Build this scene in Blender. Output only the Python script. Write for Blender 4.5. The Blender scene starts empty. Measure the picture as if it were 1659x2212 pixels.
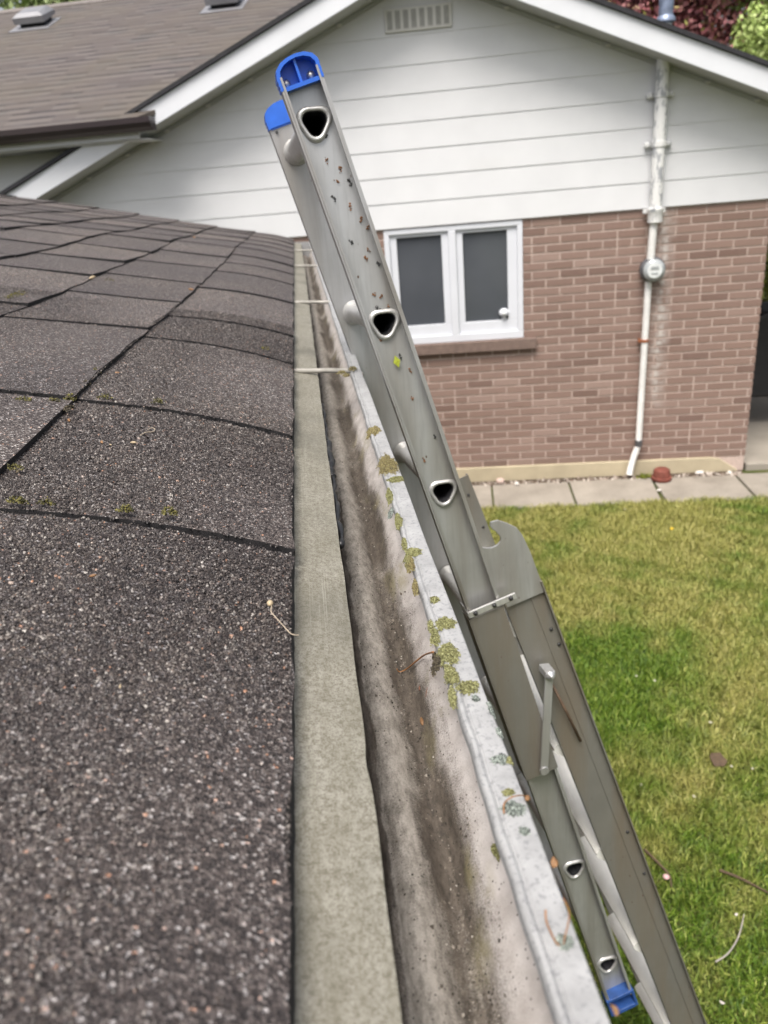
import bpy, bmesh, math, random
import numpy as np
from mathutils import Vector, Matrix
random.seed(7)
rng = np.random.default_rng(11)
R = math.radians
CZ = 2.55                       # eye height over the ground; shapes below are written relative to the eye
SC = bpy.context.scene
COL = SC.collection

# ---------------------------------------------------------------- camera
CAM_R = np.array([0.99093677, -0.10769947, -0.08028168])
CAM_U = np.array([0.11560468, 0.37938129, 0.91798987])
CAM_F = np.array([0.06840966, 0.91895085, -0.38839343])
cam_data = bpy.data.cameras.new('camera')
cam = bpy.data.objects.new('camera', cam_data)
COL.objects.link(cam)
m = Matrix.Identity(4)
for i in range(3):
    m[i][0], m[i][1], m[i][2] = CAM_R[i], CAM_U[i], -CAM_F[i]
m[2][3] = CZ
cam.matrix_world = m
cam_data.sensor_fit = 'VERTICAL'
cam_data.sensor_height = 34.6
cam_data.lens = 1663.11 / 2212 * 34.6
cam_data.clip_start = 0.02
cam_data.clip_end = 500
cam_data.dof.use_dof = True
cam_data.dof.focus_distance = 0.68
cam_data.dof.aperture_fstop = cam_data.lens / 2.7
SC.camera = cam

# ---------------------------------------------------------------- light
SUN_DIR = Vector((-0.20, -0.40, 0.90)).normalized()      # towards the sun
world = bpy.data.worlds.new('World')
SC.world = world
world.use_nodes = True
wn = world.node_tree
sky = wn.nodes.new('ShaderNodeTexSky')
sky.sky_type = 'NISHITA'
sky.sun_disc = False
sky.sun_elevation = math.asin(SUN_DIR.z)
sky.sun_rotation = math.atan2(SUN_DIR.x, SUN_DIR.y)
sky.air_density = 1.0
sky.dust_density = 6.0
sky.ozone_density = 0.6
bgn = wn.nodes['Background']
bgn.inputs['Strength'].default_value = 0.13
hs = wn.nodes.new('ShaderNodeHueSaturation')
hs.inputs['Saturation'].default_value = 0.42
wn.links.new(sky.outputs[0], hs.inputs['Color'])
wn.links.new(hs.outputs[0], bgn.inputs['Color'])
sd = bpy.data.lights.new('sun', 'SUN')
sd.energy = 2.4
sd.angle = R(28)
sd.color = (1.0, 0.95, 0.88)
sun = bpy.data.objects.new('sun', sd)
COL.objects.link(sun)
sun.rotation_euler = SUN_DIR.to_track_quat('Z', 'Y').to_euler()
sun.location = (0, 0, 30)
SC.view_settings.view_transform = 'Standard'
SC.view_settings.look = 'None'
SC.view_settings.exposure = 0.70
SC.view_settings.gamma = 1.0
SC.cycles.max_bounces = 8

# ---------------------------------------------------------------- helpers
class MB:
    """collects faces and builds ONE mesh object (coordinates relative to the eye)"""
    def __init__(s):
        s.v, s.f, s.mi, s.rnd = [], [], [], []
    def raw(s, vs, fs, mi=0, rnd=None):
        b = len(s.v)
        s.v += [tuple(map(float, q)) for q in vs]
        s.f += [tuple(b + i for i in q) for q in fs]
        s.mi += [mi] * len(fs)
        s.rnd += [random.random() if rnd is None else rnd] * len(vs)
        return s
    def box(s, c, size, ax=None, mi=0, rnd=None):
        ax = np.eye(3) if ax is None else np.asarray(ax, float)
        h = np.asarray(size, float) / 2
        c = np.asarray(c, float)
        vs = [c + ax[0]*h[0]*i + ax[1]*h[1]*j + ax[2]*h[2]*k for k in (-1, 1) for j in (-1, 1) for i in (-1, 1)]
        fs = [(0,2,3,1),(4,5,7,6),(0,1,5,4),(2,6,7,3),(0,4,6,2),(1,3,7,5)]
        if np.dot(np.cross(ax[0], ax[1]), ax[2]) < 0:
            fs = [q[::-1] for q in fs]
        return s.raw(vs, fs, mi, rnd)
    def prism(s, poly, o, u, v, depth, mi=0, rnd=None):
        """polygon (u,v pairs) at o, extruded by vector depth"""
        o, u, v, depth = [np.asarray(q, float) for q in (o, u, v, depth)]
        a = [o + u*x + v*y for x, y in poly]
        n = len(poly)
        area = sum(poly[i][0]*poly[(i+1)%n][1]-poly[(i+1)%n][0]*poly[i][1] for i in range(n))
        flip = (np.dot(np.cross(u, v), depth) > 0) == (area > 0)
        fs = [tuple(range(n)), tuple(range(2*n-1, n-1, -1))] + [(i, i+n, (i+1)%n+n, (i+1)%n) for i in range(n)]
        if flip: fs = [q[::-1] for q in fs]
        return s.raw(a + [q + depth for q in a], fs, mi, rnd)
    def tube(s, path, r, n=8, mi=0, rnd=None, cap=True):
        path = [np.asarray(q, float) for q in path]
        rr = r if hasattr(r, '__len__') else [r]*len(path)
        vs, fs = [], []
        up = None
        for i, q in enumerate(path):
            d = path[min(i+1, len(path)-1)] - path[max(i-1, 0)]
            d = d/np.linalg.norm(d)
            if up is None:
                up = np.array([0, 0, 1.]) if abs(d[2]) < .9 else np.array([1., 0, 0])
            x = np.cross(up, d); x /= np.linalg.norm(x)
            y = np.cross(d, x); up = y
            for k in range(n):
                a = 2*math.pi*k/n
                vs.append(q + (x*math.cos(a) + y*math.sin(a))*rr[i])
        for i in range(len(path)-1):
            for k in range(n):
                fs.append((i*n+k, i*n+(k+1)%n, (i+1)*n+(k+1)%n, (i+1)*n+k))
        if cap:
            fs.append(tuple(range(n-1, -1, -1)))
            fs.append(tuple((len(path)-1)*n+k for k in range(n)))
        return s.raw(vs, fs, mi, rnd)
    def lathe(s, prof, c, ax=(0,0,1), n=24, mi=0, rnd=None):
        """prof: (radius, height) pairs round the axis ax at c"""
        ax = np.asarray(ax, float); ax = ax/np.linalg.norm(ax)
        x = np.cross([0,0,1.] if abs(ax[2])<.9 else [1.,0,0], ax); x /= np.linalg.norm(x)
        y = np.cross(ax, x); c = np.asarray(c, float)
        vs, fs = [], []
        for r_, h_ in prof:
            for k in range(n):
                a = 2*math.pi*k/n
                vs.append(c + ax*h_ + (x*math.cos(a)+y*math.sin(a))*max(r_, 1e-5))
        for i in range(len(prof)-1):
            for k in range(n):
                fs.append((i*n+k, i*n+(k+1)%n, (i+1)*n+(k+1)%n, (i+1)*n+k))
        fs.append(tuple(range(n-1,-1,-1))); fs.append(tuple((len(prof)-1)*n+k for k in range(n)))
        return s.raw(vs, fs, mi, rnd)
    def build(s, name, mats, parent=None, smooth=False, bevel=0.0, auto=False):
        return link_mesh(name, np.array(s.v, float).reshape(-1, 3), s.f, mats, parent, smooth, bevel, s.mi, s.rnd, auto)

def origin_of(parent):
    return np.array(parent['_o']) if parent is not None else np.zeros(3)

def link_mesh(name, v, f, mats, parent=None, smooth=False, bevel=0.0, mi=None, rnd=None, auto=False, pivot=None):
    me = bpy.data.meshes.new(name)
    if parent is not None:
        o_ = ORI[root_of(parent).name]
    elif pivot is not None:
        o_ = np.asarray(pivot, float)
    else:
        o_ = np.array([(v[:,0].min()+v[:,0].max())/2, (v[:,1].min()+v[:,1].max())/2, v[:,2].min()])
    me.from_pydata((v - o_).tolist() if not isinstance(f, np.ndarray) else [], [], f if not isinstance(f, np.ndarray) else [])
    if isinstance(f, np.ndarray):
        nv, nf, k = len(v), len(f), f.shape[1]
        me.vertices.add(nv); me.vertices.foreach_set('co', (v - o_).astype(np.float32).ravel())
        me.loops.add(nf*k); me.loops.foreach_set('vertex_index', f.astype(np.int32).ravel())
        me.polygons.add(nf)
        me.polygons.foreach_set('loop_start', np.arange(0, nf*k, k, dtype=np.int32))
        me.update(calc_edges=True)
    if not isinstance(mats, (list, tuple)): mats = [mats]
    for q in mats: me.materials.append(q)
    if mi is not None and len(mats) > 1:
        me.polygons.foreach_set('material_index', np.asarray(mi, np.int32))
    if rnd is not None:
        at = me.attributes.new('rnd', 'FLOAT', 'POINT')
        at.data.foreach_set('value', np.asarray(rnd, np.float32))
    if smooth:
        me.polygons.foreach_set('use_smooth', np.ones(len(me.polygons), bool))
    me.update()
    ob = bpy.data.objects.new(name, me)
    COL.objects.link(ob)
    if parent is not None:
        ob.parent = parent
    else:
        ob.location = (o_[0], o_[1], o_[2] + CZ)
        ORI[ob.name] = o_
    if bevel:
        b = ob.modifiers.new('bevel', 'BEVEL'); b.width = bevel; b.segments = 2; b.limit_method = 'ANGLE'; b.angle_limit = R(40)
    if auto:
        try:
            me.set_sharp_from_angle(angle=R(35))
        except Exception:
            pass
    return ob

ORI = {}
def root_of(o):
    while o.parent is not None: o = o.parent
    return o
def thing(name, label, cat, loc, group=None):
    e = bpy.data.objects.new(name, None)
    COL.objects.link(e)
    e.location = (loc[0], loc[1], loc[2] + CZ)
    e.empty_display_size = .1
    ORI[e.name] = np.asarray(loc, float)
    return tag(e, label, cat, group)
def tag(o, label, cat, group=None):
    o['label'] = label; o['category'] = cat
    if group: o['group'] = group
    return o
def kind(o, k, label=None):
    o['kind'] = k
    if label: o['label'] = label
    return o

# ---------------------------------------------------------------- material helper
class NT:
    def __init__(s, name):
        s.m = bpy.data.materials.new(name); s.m.use_nodes = True
        s.t = s.m.node_tree; s.b = s.t.nodes['Principled BSDF']
        s.co = s.t.nodes.new('ShaderNodeTexCoord').outputs['Object']
    def set(s, **k):
        for a, b in k.items():
            s.put(s.b.inputs[a.replace('_', ' ')], b)
        return s
    def put(s, sock, val):
        if hasattr(val, 'is_linked') or isinstance(val, bpy.types.NodeSocket): s.t.links.new(val, sock)
        elif isinstance(val, tuple) and len(val) == 3 and sock.type == 'RGBA': sock.default_value = (*val, 1)
        else: sock.default_value = val
    def n(s, typ, ins=None, out=0, **props):
        nd = s.t.nodes.new('ShaderNode' + typ)
        for a, b in props.items(): setattr(nd, a, b)
        for a, b in (ins or {}).items(): s.put(nd.inputs[a], b)
        return nd.outputs[out]
    def mapping(s, sc=(1,1,1), loc=(0,0,0), rot=(0,0,0), co=None):
        return s.n('Mapping', {'Vector': co or s.co, 'Scale': sc, 'Location': loc, 'Rotation': rot})
    def noise(s, scale, detail=4, rough=.55, co=None, dist=0.0, out=0):
        return s.n('TexNoise', {'Vector': co or s.co, 'Scale': scale, 'Detail': detail, 'Roughness': rough, 'Distortion': dist}, out)
    def vor(s, scale, co=None, out='Distance', feature='F1', rand=1.0):
        return s.n('TexVoronoi', {'Vector': co or s.co, 'Scale': scale, 'Randomness': rand}, out, feature=feature)
    def ramp(s, fac, stops, interp='LINEAR'):
        nd = s.t.nodes.new('ShaderNodeValToRGB'); nd.color_ramp.interpolation = interp
        e = nd.color_ramp.elements
        while len(e) < len(stops): e.new(.5)
        for q, (p, c) in zip(e, stops):
            q.position = p
            q.color = (c, c, c, 1) if not isinstance(c, tuple) else (*c, 1)
        s.put(nd.inputs[0], fac)
        return nd.outputs[0]
    def mix(s, fac, a, b, mode='MIX'):
        nd = s.t.nodes.new('ShaderNodeMix'); nd.data_type = 'RGBA'; nd.blend_type = mode; nd.clamp_factor = True
        s.put(nd.inputs[0], fac); s.put(nd.inputs[6], a); s.put(nd.inputs[7], b)
        return nd.outputs[2]
    def math(s, op, a, b=0.0, c=0.0, clamp=False):
        nd = s.t.nodes.new('ShaderNodeMath'); nd.operation = op; nd.use_clamp = clamp
        s.put(nd.inputs[0], a); s.put(nd.inputs[1], b); s.put(nd.inputs[2], c)
        return nd.outputs[0]
    def xyz(s, i, co=None):
        return s.n('SeparateXYZ', {'Vector': co or s.co}, i)
    def attr(s, name='rnd'):
        return s.n('Attribute', {}, 'Fac', attribute_name=name)
    def rnd3(s):
        return s.n('ObjectInfo', {}, 'Random')
    def bump(s, h, strength=.5, dist=.01):
        nd = s.t.nodes.new('ShaderNodeBump')
        s.put(nd.inputs['Height'], h); nd.inputs['Strength'].default_value = strength; nd.inputs['Distance'].default_value = dist
        s.t.links.new(nd.outputs[0], s.b.inputs['Normal'])
        return s

def simple(name, col, rough=.6, metal=0.0, var=.12, scale=6, bump=0.0):
    t = NT(name)
    nz = t.noise(scale, 5)
    d = tuple(c*(1-var) for c in col); l = tuple(min(1, c*(1+var)) for c in col)
    t.set(Base_Color=t.ramp(nz, [(.3, d), (.7, l)]), Roughness=rough, Metallic=metal)
    if bump: t.bump(t.noise(scale*12, 4), bump, .002)
    return t.m

M = {}
# --- asphalt shingles of the near roof (mat), with granule colours
def shingle_cols():
    return [(0.0, (.014,.011,.011)), (.28, (.024,.019,.018)), (.54, (.048,.039,.036)), (.74, (.080,.067,.061)), (.87, (.125,.110,.101)), (.95, (.22,.208,.198)), (.985, (.36,.35,.335)), (1.0, (.34,.18,.11))]
t = NT('shingle_mineral_surface')
cell = t.n('TexVoronoi', {'Vector': t.co, 'Scale': 620.0}, 'Color')
cr = t.n('SeparateColor', {'Color': cell}, 0)
col = t.ramp(cr, shingle_cols())
big = t.noise(3.1, 4)
blend = t.ramp(big, [(.3, (.78,.76,.80)), (.7, (1.16,1.12,1.08))])
col = t.mix(1.0, col, blend, 'MULTIPLY')
tab = t.ramp(t.attr(), [(0, (1.02,1.02,1.06)), (.5, (1.26,1.27,1.30)), (1, (1.52,1.52,1.50))])
col = t.mix(1.0, col, tab, 'MULTIPLY')
t.set(Base_Color=col, Roughness=.82)
t.bump(t.math('ADD', t.vor(620.0), t.math('MULTIPLY', t.noise(260, 3), .8)), .9, .0016)
M['shingle'] = t.m
t = NT('mineral_granules')
gc = t.ramp(t.attr(), shingle_cols())
gc = t.mix(1.0, gc, t.ramp(t.noise(7, 5, .6), [(.32, (.60,.56,.57)), (.62, (1.02,.97,.92))]), 'MULTIPLY')
t.set(Base_Color=gc, Roughness=.42)
M['granule'] = t.m
M['asphalt_edge'] = simple('asphalt_edge', (.012,.011,.012), .9, 0, .4, 150, .5)

# --- weathered flashing
t = NT('weathered_flashing')
st = t.noise(30, 5, .6, t.mapping((9, .7, 9)))
fine = t.noise(1000, 3, .8)
mid = t.noise(22, 5, .65)
c = t.ramp(mid, [(.25, (.22,.208,.172)), (.5, (.285,.271,.228)), (.75, (.345,.33,.285))])
c = t.mix(t.ramp(st, [(.35, 0.0), (.7, .6)]), c, (.175,.163,.122))
c = t.mix(t.ramp(t.math('ADD', fine, t.math('MULTIPLY', t.math('SUBTRACT', t.noise(260, 3, .7), .5), .6)), [(.40, .9), (.56, 0.0)]), c, (.115,.102,.072))
c = t.mix(t.ramp(t.noise(7, 3, .5, t.mapping((1.5,1,1),(3,1,0))), [(.50, 0.0), (.70, .70)]), c, (.095,.09,.07))
scr = t.noise(1.0, 2, .5, t.mapping((1400, 5, 1)))
c = t.mix(t.ramp(scr, [(.66, 0.0), (.74, .3)]), c, (.45,.44,.38))
t.set(Base_Color=c, Roughness=.62, Metallic=.15)
t.bump(t.math('ADD', fine, t.math('MULTIPLY', mid, 2.0)), .25, .001)
M['flashing'] = t.m

# --- inside of the gutter: old white paint, silty dirt and algae where water stands, plus painted-in shade
t = NT('silted_shaded_gutter_paint')
x = t.xyz(0)            # object X runs across the gutter (0 at its outer lip)
wav = t.noise(5.5, 3, .5, t.mapping((.2, 1, .2)))
wav2 = t.noise(30, 4, .6, t.mapping((.5, .55, .5), (4, 2, 0)))
xs = t.math('ADD', x, t.math('MULTIPLY', t.math('SUBTRACT', wav, .5), .020))
xs = t.math('ADD', xs, t.math('MULTIPLY', t.math('SUBTRACT', wav2, .5), .010))
fine = t.noise(900, 3, .8)
fine2 = t.noise(210, 4, .75, t.mapping((1, .4, 1)))
paint = t.ramp(t.noise(60, 4), [(.3, (.38,.345,.325)), (.7, (.55,.515,.495))])
silt_shade = t.ramp(fine2, [(.35, (.040,.032,.025)), (.65, (.105,.086,.068))])
floor_ = t.ramp(fine2, [(.35, (.19,.172,.148)), (.6, (.37,.338,.30))])
band = t.ramp(t.math('ADD', t.math('MULTIPLY', xs, 10.0), 1.0), [(.29, 1.0), (.325, .95), (.345, .32), (.50, .26), (.55, .55), (.62, 1.0), (.72, 1.0), (.80, .40), (.90, .06)])  # dark stops on the flashing side paint its shadow on the floor
dapple = t.ramp(t.noise(6.5, 3, .55, t.mapping((.3, 1, .3), (0, 3.3, 0))), [(.36, .62), (.62, 1.2)])  # dappled light painted in as soft variation along the band
band = t.math('MULTIPLY', band, dapple)
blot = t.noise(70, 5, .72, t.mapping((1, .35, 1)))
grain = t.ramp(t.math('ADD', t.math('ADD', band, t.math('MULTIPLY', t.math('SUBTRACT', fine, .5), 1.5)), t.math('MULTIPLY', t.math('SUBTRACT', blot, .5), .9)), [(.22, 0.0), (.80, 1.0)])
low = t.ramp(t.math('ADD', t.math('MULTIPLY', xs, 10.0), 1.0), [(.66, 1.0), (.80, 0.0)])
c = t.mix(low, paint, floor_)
c = t.mix(grain, c, silt_shade)
alg = t.ramp(t.noise(16, 4, .6, t.mapping((2.2, .8, 1), (1, 5, 2))), [(.54, 0.0), (.66, .55)])
algx = t.ramp(t.math('ADD', t.math('MULTIPLY', xs, 10.0), 1.0), [(.66, 0.0), (.76, 1.0), (.84, 1.0), (.92, 0.0)])
c = t.mix(t.math('MULTIPLY', alg, algx), c, (.21,.185,.085))
spk = t.ramp(t.vor(260), [(.10, 1.0), (.20, 0.0)])
spm = t.ramp(t.noise(40, 3), [(.44, 0.0), (.54, 1.0)])
c = t.mix(t.math('MULTIPLY', spk, spm), c, (.03,.027,.024))
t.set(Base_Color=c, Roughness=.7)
t.bump(t.math('ADD', fine, fine2), .35, .0012)
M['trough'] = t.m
t = NT('chalky_gutter_lip')
f1 = t.noise(300, 4, .7)
c = t.ramp(t.noise(45, 5, .65), [(.3, (.24,.24,.241)), (.7, (.345,.345,.346))])
c = t.mix(t.ramp(f1, [(.36, .7), (.47, 0.0)]), c, (.15,.152,.16))
dsp = t.ramp(t.vor(75), [(.05, 1.0), (.10, 0.0)])
dsm = t.ramp(t.noise(30, 4), [(.52, 0.0), (.60, .9)])
c = t.mix(t.math('MULTIPLY', dsp, dsm), c, (.07,.07,.075))
t.set(Base_Color=c, Roughness=.55)
t.bump(f1, .25, .0006)
M['lip'] = t.m
M['hanger'] = simple('gutter_hanger_metal', (.31,.295,.265), .55, .3, .3, 40)

def chips_mat(name, stops, rough=.85):
    t = NT(name); t.set(Base_Color=t.ramp(t.attr(), stops), Roughness=rough); return t.m
M['lichen_yellow'] = chips_mat('olive_lichen', [(0, (.055,.052,.018)), (.35, (.13,.125,.045)), (.7, (.22,.22,.09)), (1, (.34,.34,.17))])
M['lichen_brown'] = chips_mat('brown_lichen', [(0, (.06,.045,.018)), (.5, (.17,.135,.055)), (1, (.30,.27,.12))])
M['lichen_grey'] = chips_mat('grey_green_lichen', [(0, (.045,.05,.045)), (.5, (.15,.175,.155)), (1, (.36,.40,.36))])
M['silt_grit'] = chips_mat('silt_grit', [(0, (.02,.016,.012)), (.6, (.085,.07,.055)), (.9, (.20,.17,.14)), (1, (.40,.37,.33))])
M['moss'] = chips_mat('roof_moss', [(0, (.018,.018,.006)), (.5, (.075,.068,.018)), (1, (.17,.15,.04))])
M['moss_dark'] = chips_mat('dead_moss', [(0, (.018,.014,.009)), (.5, (.06,.048,.03)), (1, (.12,.10,.06))])
M['stalk_orange'] = simple('orange_stalk', (.24,.11,.04), .5, 0, .25, 90)
M['stalk_brown'] = simple('brown_stalk', (.14,.06,.035), .6, 0, .25, 90)
M['thread'] = simple('pale_thread', (.40,.33,.25), .7, 0, .2, 90)
M['husk'] = simple('orange_husk', (.22,.115,.05), .6, 0, .35, 160)
M['husk_pale'] = simple('pale_husk', (.42,.33,.21), .6, 0, .25, 160)

# --- aluminium
def alu(name, base, rough, stain=.35, metal=.75):
    t = NT(name)
    a = t.noise(9, 5, .6); b = t.noise(2.2, 3, .5, t.mapping((8, 8, .8)))
    c = t.ramp(a, [(.3, tuple(q*.82 for q in base)), (.7, base)])
    c = t.mix(t.ramp(b, [(.42, 0.0), (.70, stain)]), c, (.21,.170,.125))
    lines = t.noise(1.0, 2, .5, t.mapping((260, 260, 4), (0, 0, 0), (0, R(14.6), 0)))
    c = t.mix(t.ramp(lines, [(.5, 0.0), (.8, .30)]), c, (.25,.25,.245))
    sp = t.ramp(t.vor(52, t.mapping((1, 1, .6))), [(.045, 1.0), (.085, 0.0)])
    sm = t.ramp(t.noise(17, 3), [(.50, 0.0), (.56, 1.0)])
    c = t.mix(t.math('MULTIPLY', sp, sm), c, (.10,.05,.025))
    t.set(Base_Color=c, Roughness=t.ramp(a, [(.3, rough+.1), (.7, rough)]), Metallic=metal)
    t.bump(t.noise(60, 4), .08, .001)
    return t.m
M['alu'] = alu('ladder_aluminium', (.53,.535,.54), .33, .55, .6)
M['alu_shaded'] = alu('shaded_aluminium', (.235,.228,.205), .42, .70, .4)  # darker copy of the ladder metal, shade of the lower sections painted in
M['alu_bright'] = alu('rubbed_aluminium', (.62,.615,.60), .34, .08, .6)
M['bore'] = simple('shaded_rung_bore', (.03,.03,.034), .6, .3, .2, 40)  # dark colour paints the shade inside the hollow rungs
M['tread'] = simple('pale_rung_tread', (.80,.79,.75), .5, .1, .1, 14)  # paleness stands for skylight falling on the rear rungs
M['blue'] = simple('blue_plastic', (.022,.12,.55), .38, 0, .12, 40)
M['blue_shaded'] = simple('shaded_blue_plastic', (.022,.075,.26), .5, 0, .3, 60)  # darker copy of the blue, the shade on the lower feet painted in
M['bolt'] = simple('dark_bolt', (.06,.06,.06), .5, .6, .3, 80)
M['rivet'] = simple('rivet_steel', (.55,.54,.52), .35, .8, .2, 90)
M['rust'] = simple('rust_crumb', (.17,.08,.035), .85, 0, .4, 300)
M['leaf_green'] = simple('yellow_green_leaf', (.30,.34,.03), .5, 0, .2, 200)
M['black'] = simple('black_cover', (.010,.010,.012), .6, 0, .3, 5)

# --- house
t = NT('brick_faces')
a = t.attr()
c = t.ramp(a, [(0, (.172,.109,.087)), (.12, (.205,.134,.107)), (.5, (.236,.156,.126)), (.9, (.262,.178,.146)), (1, (.30,.212,.178))])
c = t.mix(t.ramp(t.noise(2.2, 4), [(.35, 0.0), (.75, .35)]), c, (.22,.15,.13))
c = t.mix(t.ramp(t.noise(150, 3, .7), [(.3, .35), (.5, 0.0)]), c, (.11,.07,.055))
# lime bloom running down beside the conduit
xa = t.xyz(0); zz = t.xyz(2)
wob = t.math('MULTIPLY', t.math('SUBTRACT', t.noise(6, 3), .5), .10)
dx = t.math('ABSOLUTE', t.math('SUBTRACT', t.math('ADD', xa, wob), 2.93))
bl = t.ramp(dx, [(.0, 1.0), (.04, .45), (.10, 0.0)])
bz = t.ramp(zz, [(.55, 0.0), (.75, 1.0)])
bl = t.math('MULTIPLY', t.math('MULTIPLY', bl, bz), t.ramp(t.noise(14, 4, .7), [(.36, 0.0), (.56, 1.0)]))
c = t.mix(bl, c, (.50,.46,.43))
low_dark = t.ramp(t.math('ADD', zz, t.math('MULTIPLY', t.noise(3, 3), .3)), [(.16, .55), (.42, 0.0)])  # bricks turn darker towards the foot of the wall
c = t.mix(low_dark, c, (.155,.12,.095))
t.set(Base_Color=c, Roughness=.9); t.bump(t.noise(120, 4), .3, .003)
M['brick'] = t.m
t = NT('mortar')
c = t.ramp(t.noise(40, 4), [(.3, (.42,.325,.28)), (.7, (.53,.425,.375))])
t.set(Base_Color=c, Roughness=.95); t.bump(t.noise(200, 3), .3, .002)
M['mortar'] = t.m
t = NT('white_siding_enamel')
c = t.ramp(t.noise(3, 4), [(.3, (.625,.63,.645)), (.7, (.675,.68,.695))])
c = t.mix(t.ramp(t.noise(1.6, 5, .6, t.mapping((.6, 1, 3))), [(.62, 0.0), (.85, .14)]), c, (.60,.58,.52))
t.set(Base_Color=c, Roughness=.42)
M['siding'] = t.m
M['white'] = simple('white_trim_paint', (.66,.675,.71), .4, 0, .04, 3)
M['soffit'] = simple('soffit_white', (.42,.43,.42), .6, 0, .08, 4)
M['vinyl'] = simple('white_vinyl', (.64,.655,.70), .3, 0, .03, 5)
M['vent_dark'] = simple('vent_dark_mesh', (.16,.16,.15), .8, 0, .2, 30)  # dark tone of the mesh behind the vent slats
M['vent'] = simple('vent_cream', (.62,.61,.58), .5, 0, .06, 5)
t = NT('dark_window_glass')
t.set(Base_Color=t.ramp(t.noise(1.4, 3), [(.3, (.058,.064,.075)), (.7, (.084,.091,.104))]), Roughness=.12)
M['glass'] = t.m
M['parge'] = simple('cream_parging', (.42,.36,.25), .9, 0, .12, 5, .2)
M['sill'] = simple('brown_stone_sill', (.17,.12,.10), .85, 0, .2, 18, .3)
M['gutter_brown'] = simple('brown_gutter_enamel', (.055,.043,.048), .35, 0, .1, 3)
M['pale_soffit'] = simple('grey_soffit_boards', (.62,.62,.63), .7, 0, .08, 4)  # even pale tone of the eave soffit boards
# far roof: courses of shingles as a texture of the roof plane (object x along eave, y up the slope)
t = NT('brown_roof_shingles')
uv = t.n('UVMap', {})
u_ = t.xyz(0, uv); v_ = t.xyz(1, uv)
rowf = t.math('DIVIDE', v_, .138); row = t.math('FLOOR', rowf); fr = t.math('FRACT', rowf)
rowr = t.n('TexWhiteNoise', {'W': row}, 'Value', noise_dimensions='1D')
blk = t.math('FLOOR', t.math('ADD', t.math('MULTIPLY', u_, 5.2), t.math('MULTIPLY', rowr, 7.0)))
br = t.n('TexWhiteNoise', {'Vector': t.n('CombineXYZ', {'X': blk, 'Y': row})}, 'Value', noise_dimensions='2D')
c = t.ramp(br, [(0, (.062,.050,.047)), (.4, (.086,.071,.067)), (.8, (.104,.088,.082)), (1, (.080,.073,.071))])
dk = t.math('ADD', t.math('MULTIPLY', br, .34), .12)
line = t.math('LESS_THAN', t.math('SUBTRACT', 1.0, fr), dk)  # paints the shadow line at each course edge
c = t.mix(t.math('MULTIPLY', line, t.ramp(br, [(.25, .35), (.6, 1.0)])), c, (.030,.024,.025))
c = t.mix(t.ramp(t.noise(1.3, 4), [(.35, 0.0), (.7, .5)]), c, (.095,.079,.058))
c = t.mix(t.ramp(t.noise(7, 4, .6, t.mapping((1, 3, 3))), [(.5, 0.0), (.75, .55)]), c, (.090,.086,.085))
t.set(Base_Color=c, Roughness=.85); t.bump(t.math('SUBTRACT', 1.0, fr), .5, .01)
M['far_shingle'] = t.m
M['shingle_edge'] = simple('dark_shingle_edge', (.022,.022,.026), .85, 0, .3, 30)
M['roof_vent'] = simple('grey_roof_vent', (.22,.22,.235), .4, .2, .08, 6)
# galvanised, painted conduit with worn paint
t = NT('worn_white_conduit')
wz = t.ramp(t.noise(26, 5, .65, t.mapping((1, 1, .45))), [(.50, 0.0), (.58, 1.0)])
up = t.ramp(t.xyz(2), [(.0, 0.0), (.01, 1.0)])
c = t.mix(wz, (.70,.70,.69), (.33,.34,.36))
t.set(Base_Color=c, Roughness=.45)
M['conduit_worn'] = t.m
M['conduit'] = simple('white_conduit_paint', (.72,.71,.69), .45, 0, .08, 9)
M['mast'] = simple('galvanised_mast', (.20,.24,.33), .4, .5, .35, 20)
M['meter_glass'] = simple('meter_dome', (.34,.36,.37), .12, .1, .2, 14)
M['meter_ring'] = simple('meter_ring', (.13,.13,.14), .4, .5, .2, 14)
M['meter_face'] = simple('meter_face', (.62,.64,.64), .4, 0, .15, 30)
# --- ground
t = NT('lawn_soil_and_thatch')
c = t.ramp(t.noise(2.1, 5, .6), [(.30, (.040,.062,.010)), (.5, (.085,.098,.018)), (.68, (.14,.125,.040))])
c = t.mix(t.ramp(t.noise(38, 4, .7), [(.35, .6), (.6, 0.0)]), c, (.030,.045,.006))
c = t.mix(t.ramp(t.noise(90, 3, .7), [(.58, 0.0), (.7, .5)]), c, (.19,.17,.065))
t.set(Base_Color=c, Roughness=.95); t.bump(t.noise(70, 5, .7), .8, .03)
M['lawn'] = t.m
t = NT('grass_blades')
g = t.ramp(t.attr(), [(0, (.032,.072,.004)), (.45, (.082,.155,.010)), (.8, (.17,.255,.022)), (1, (.32,.37,.08))])
y = t.ramp(t.attr(), [(0, (.125,.135,.022)), (.5, (.29,.285,.066)), (1, (.52,.47,.18))])
c = t.mix(t.attr('dry_lit'), g, y)
t.set(Base_Color=c, Roughness=.6)
M['grass'] = t.m
t = NT('worn_concrete')
c = t.ramp(t.noise(3, 6, .65), [(.3, (.205,.18,.15)), (.7, (.33,.295,.25))])
c = t.mix(t.ramp(t.noise(130, 3), [(.35, .35), (.5, 0.0)]), c, (.14,.125,.10))
t.set(Base_Color=c, Roughness=.92); t.bump(t.noise(90, 4), .3, .004)
M['concrete'] = t.m
M['patio'] = simple('patio_concrete', (.29,.26,.22), .9, 0, .12, 3, .2)
M['soil'] = simple('bare_soil', (.085,.06,.042), .95, 0, .35, 20, .6)
M['gravel'] = chips_mat('pale_gravel', [(0, (.12,.09,.07)), (.5, (.27,.22,.18)), (1, (.50,.45,.40))])
M['white_stone'] = simple('white_stone', (.62,.58,.54), .8, 0, .15, 30)
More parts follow.
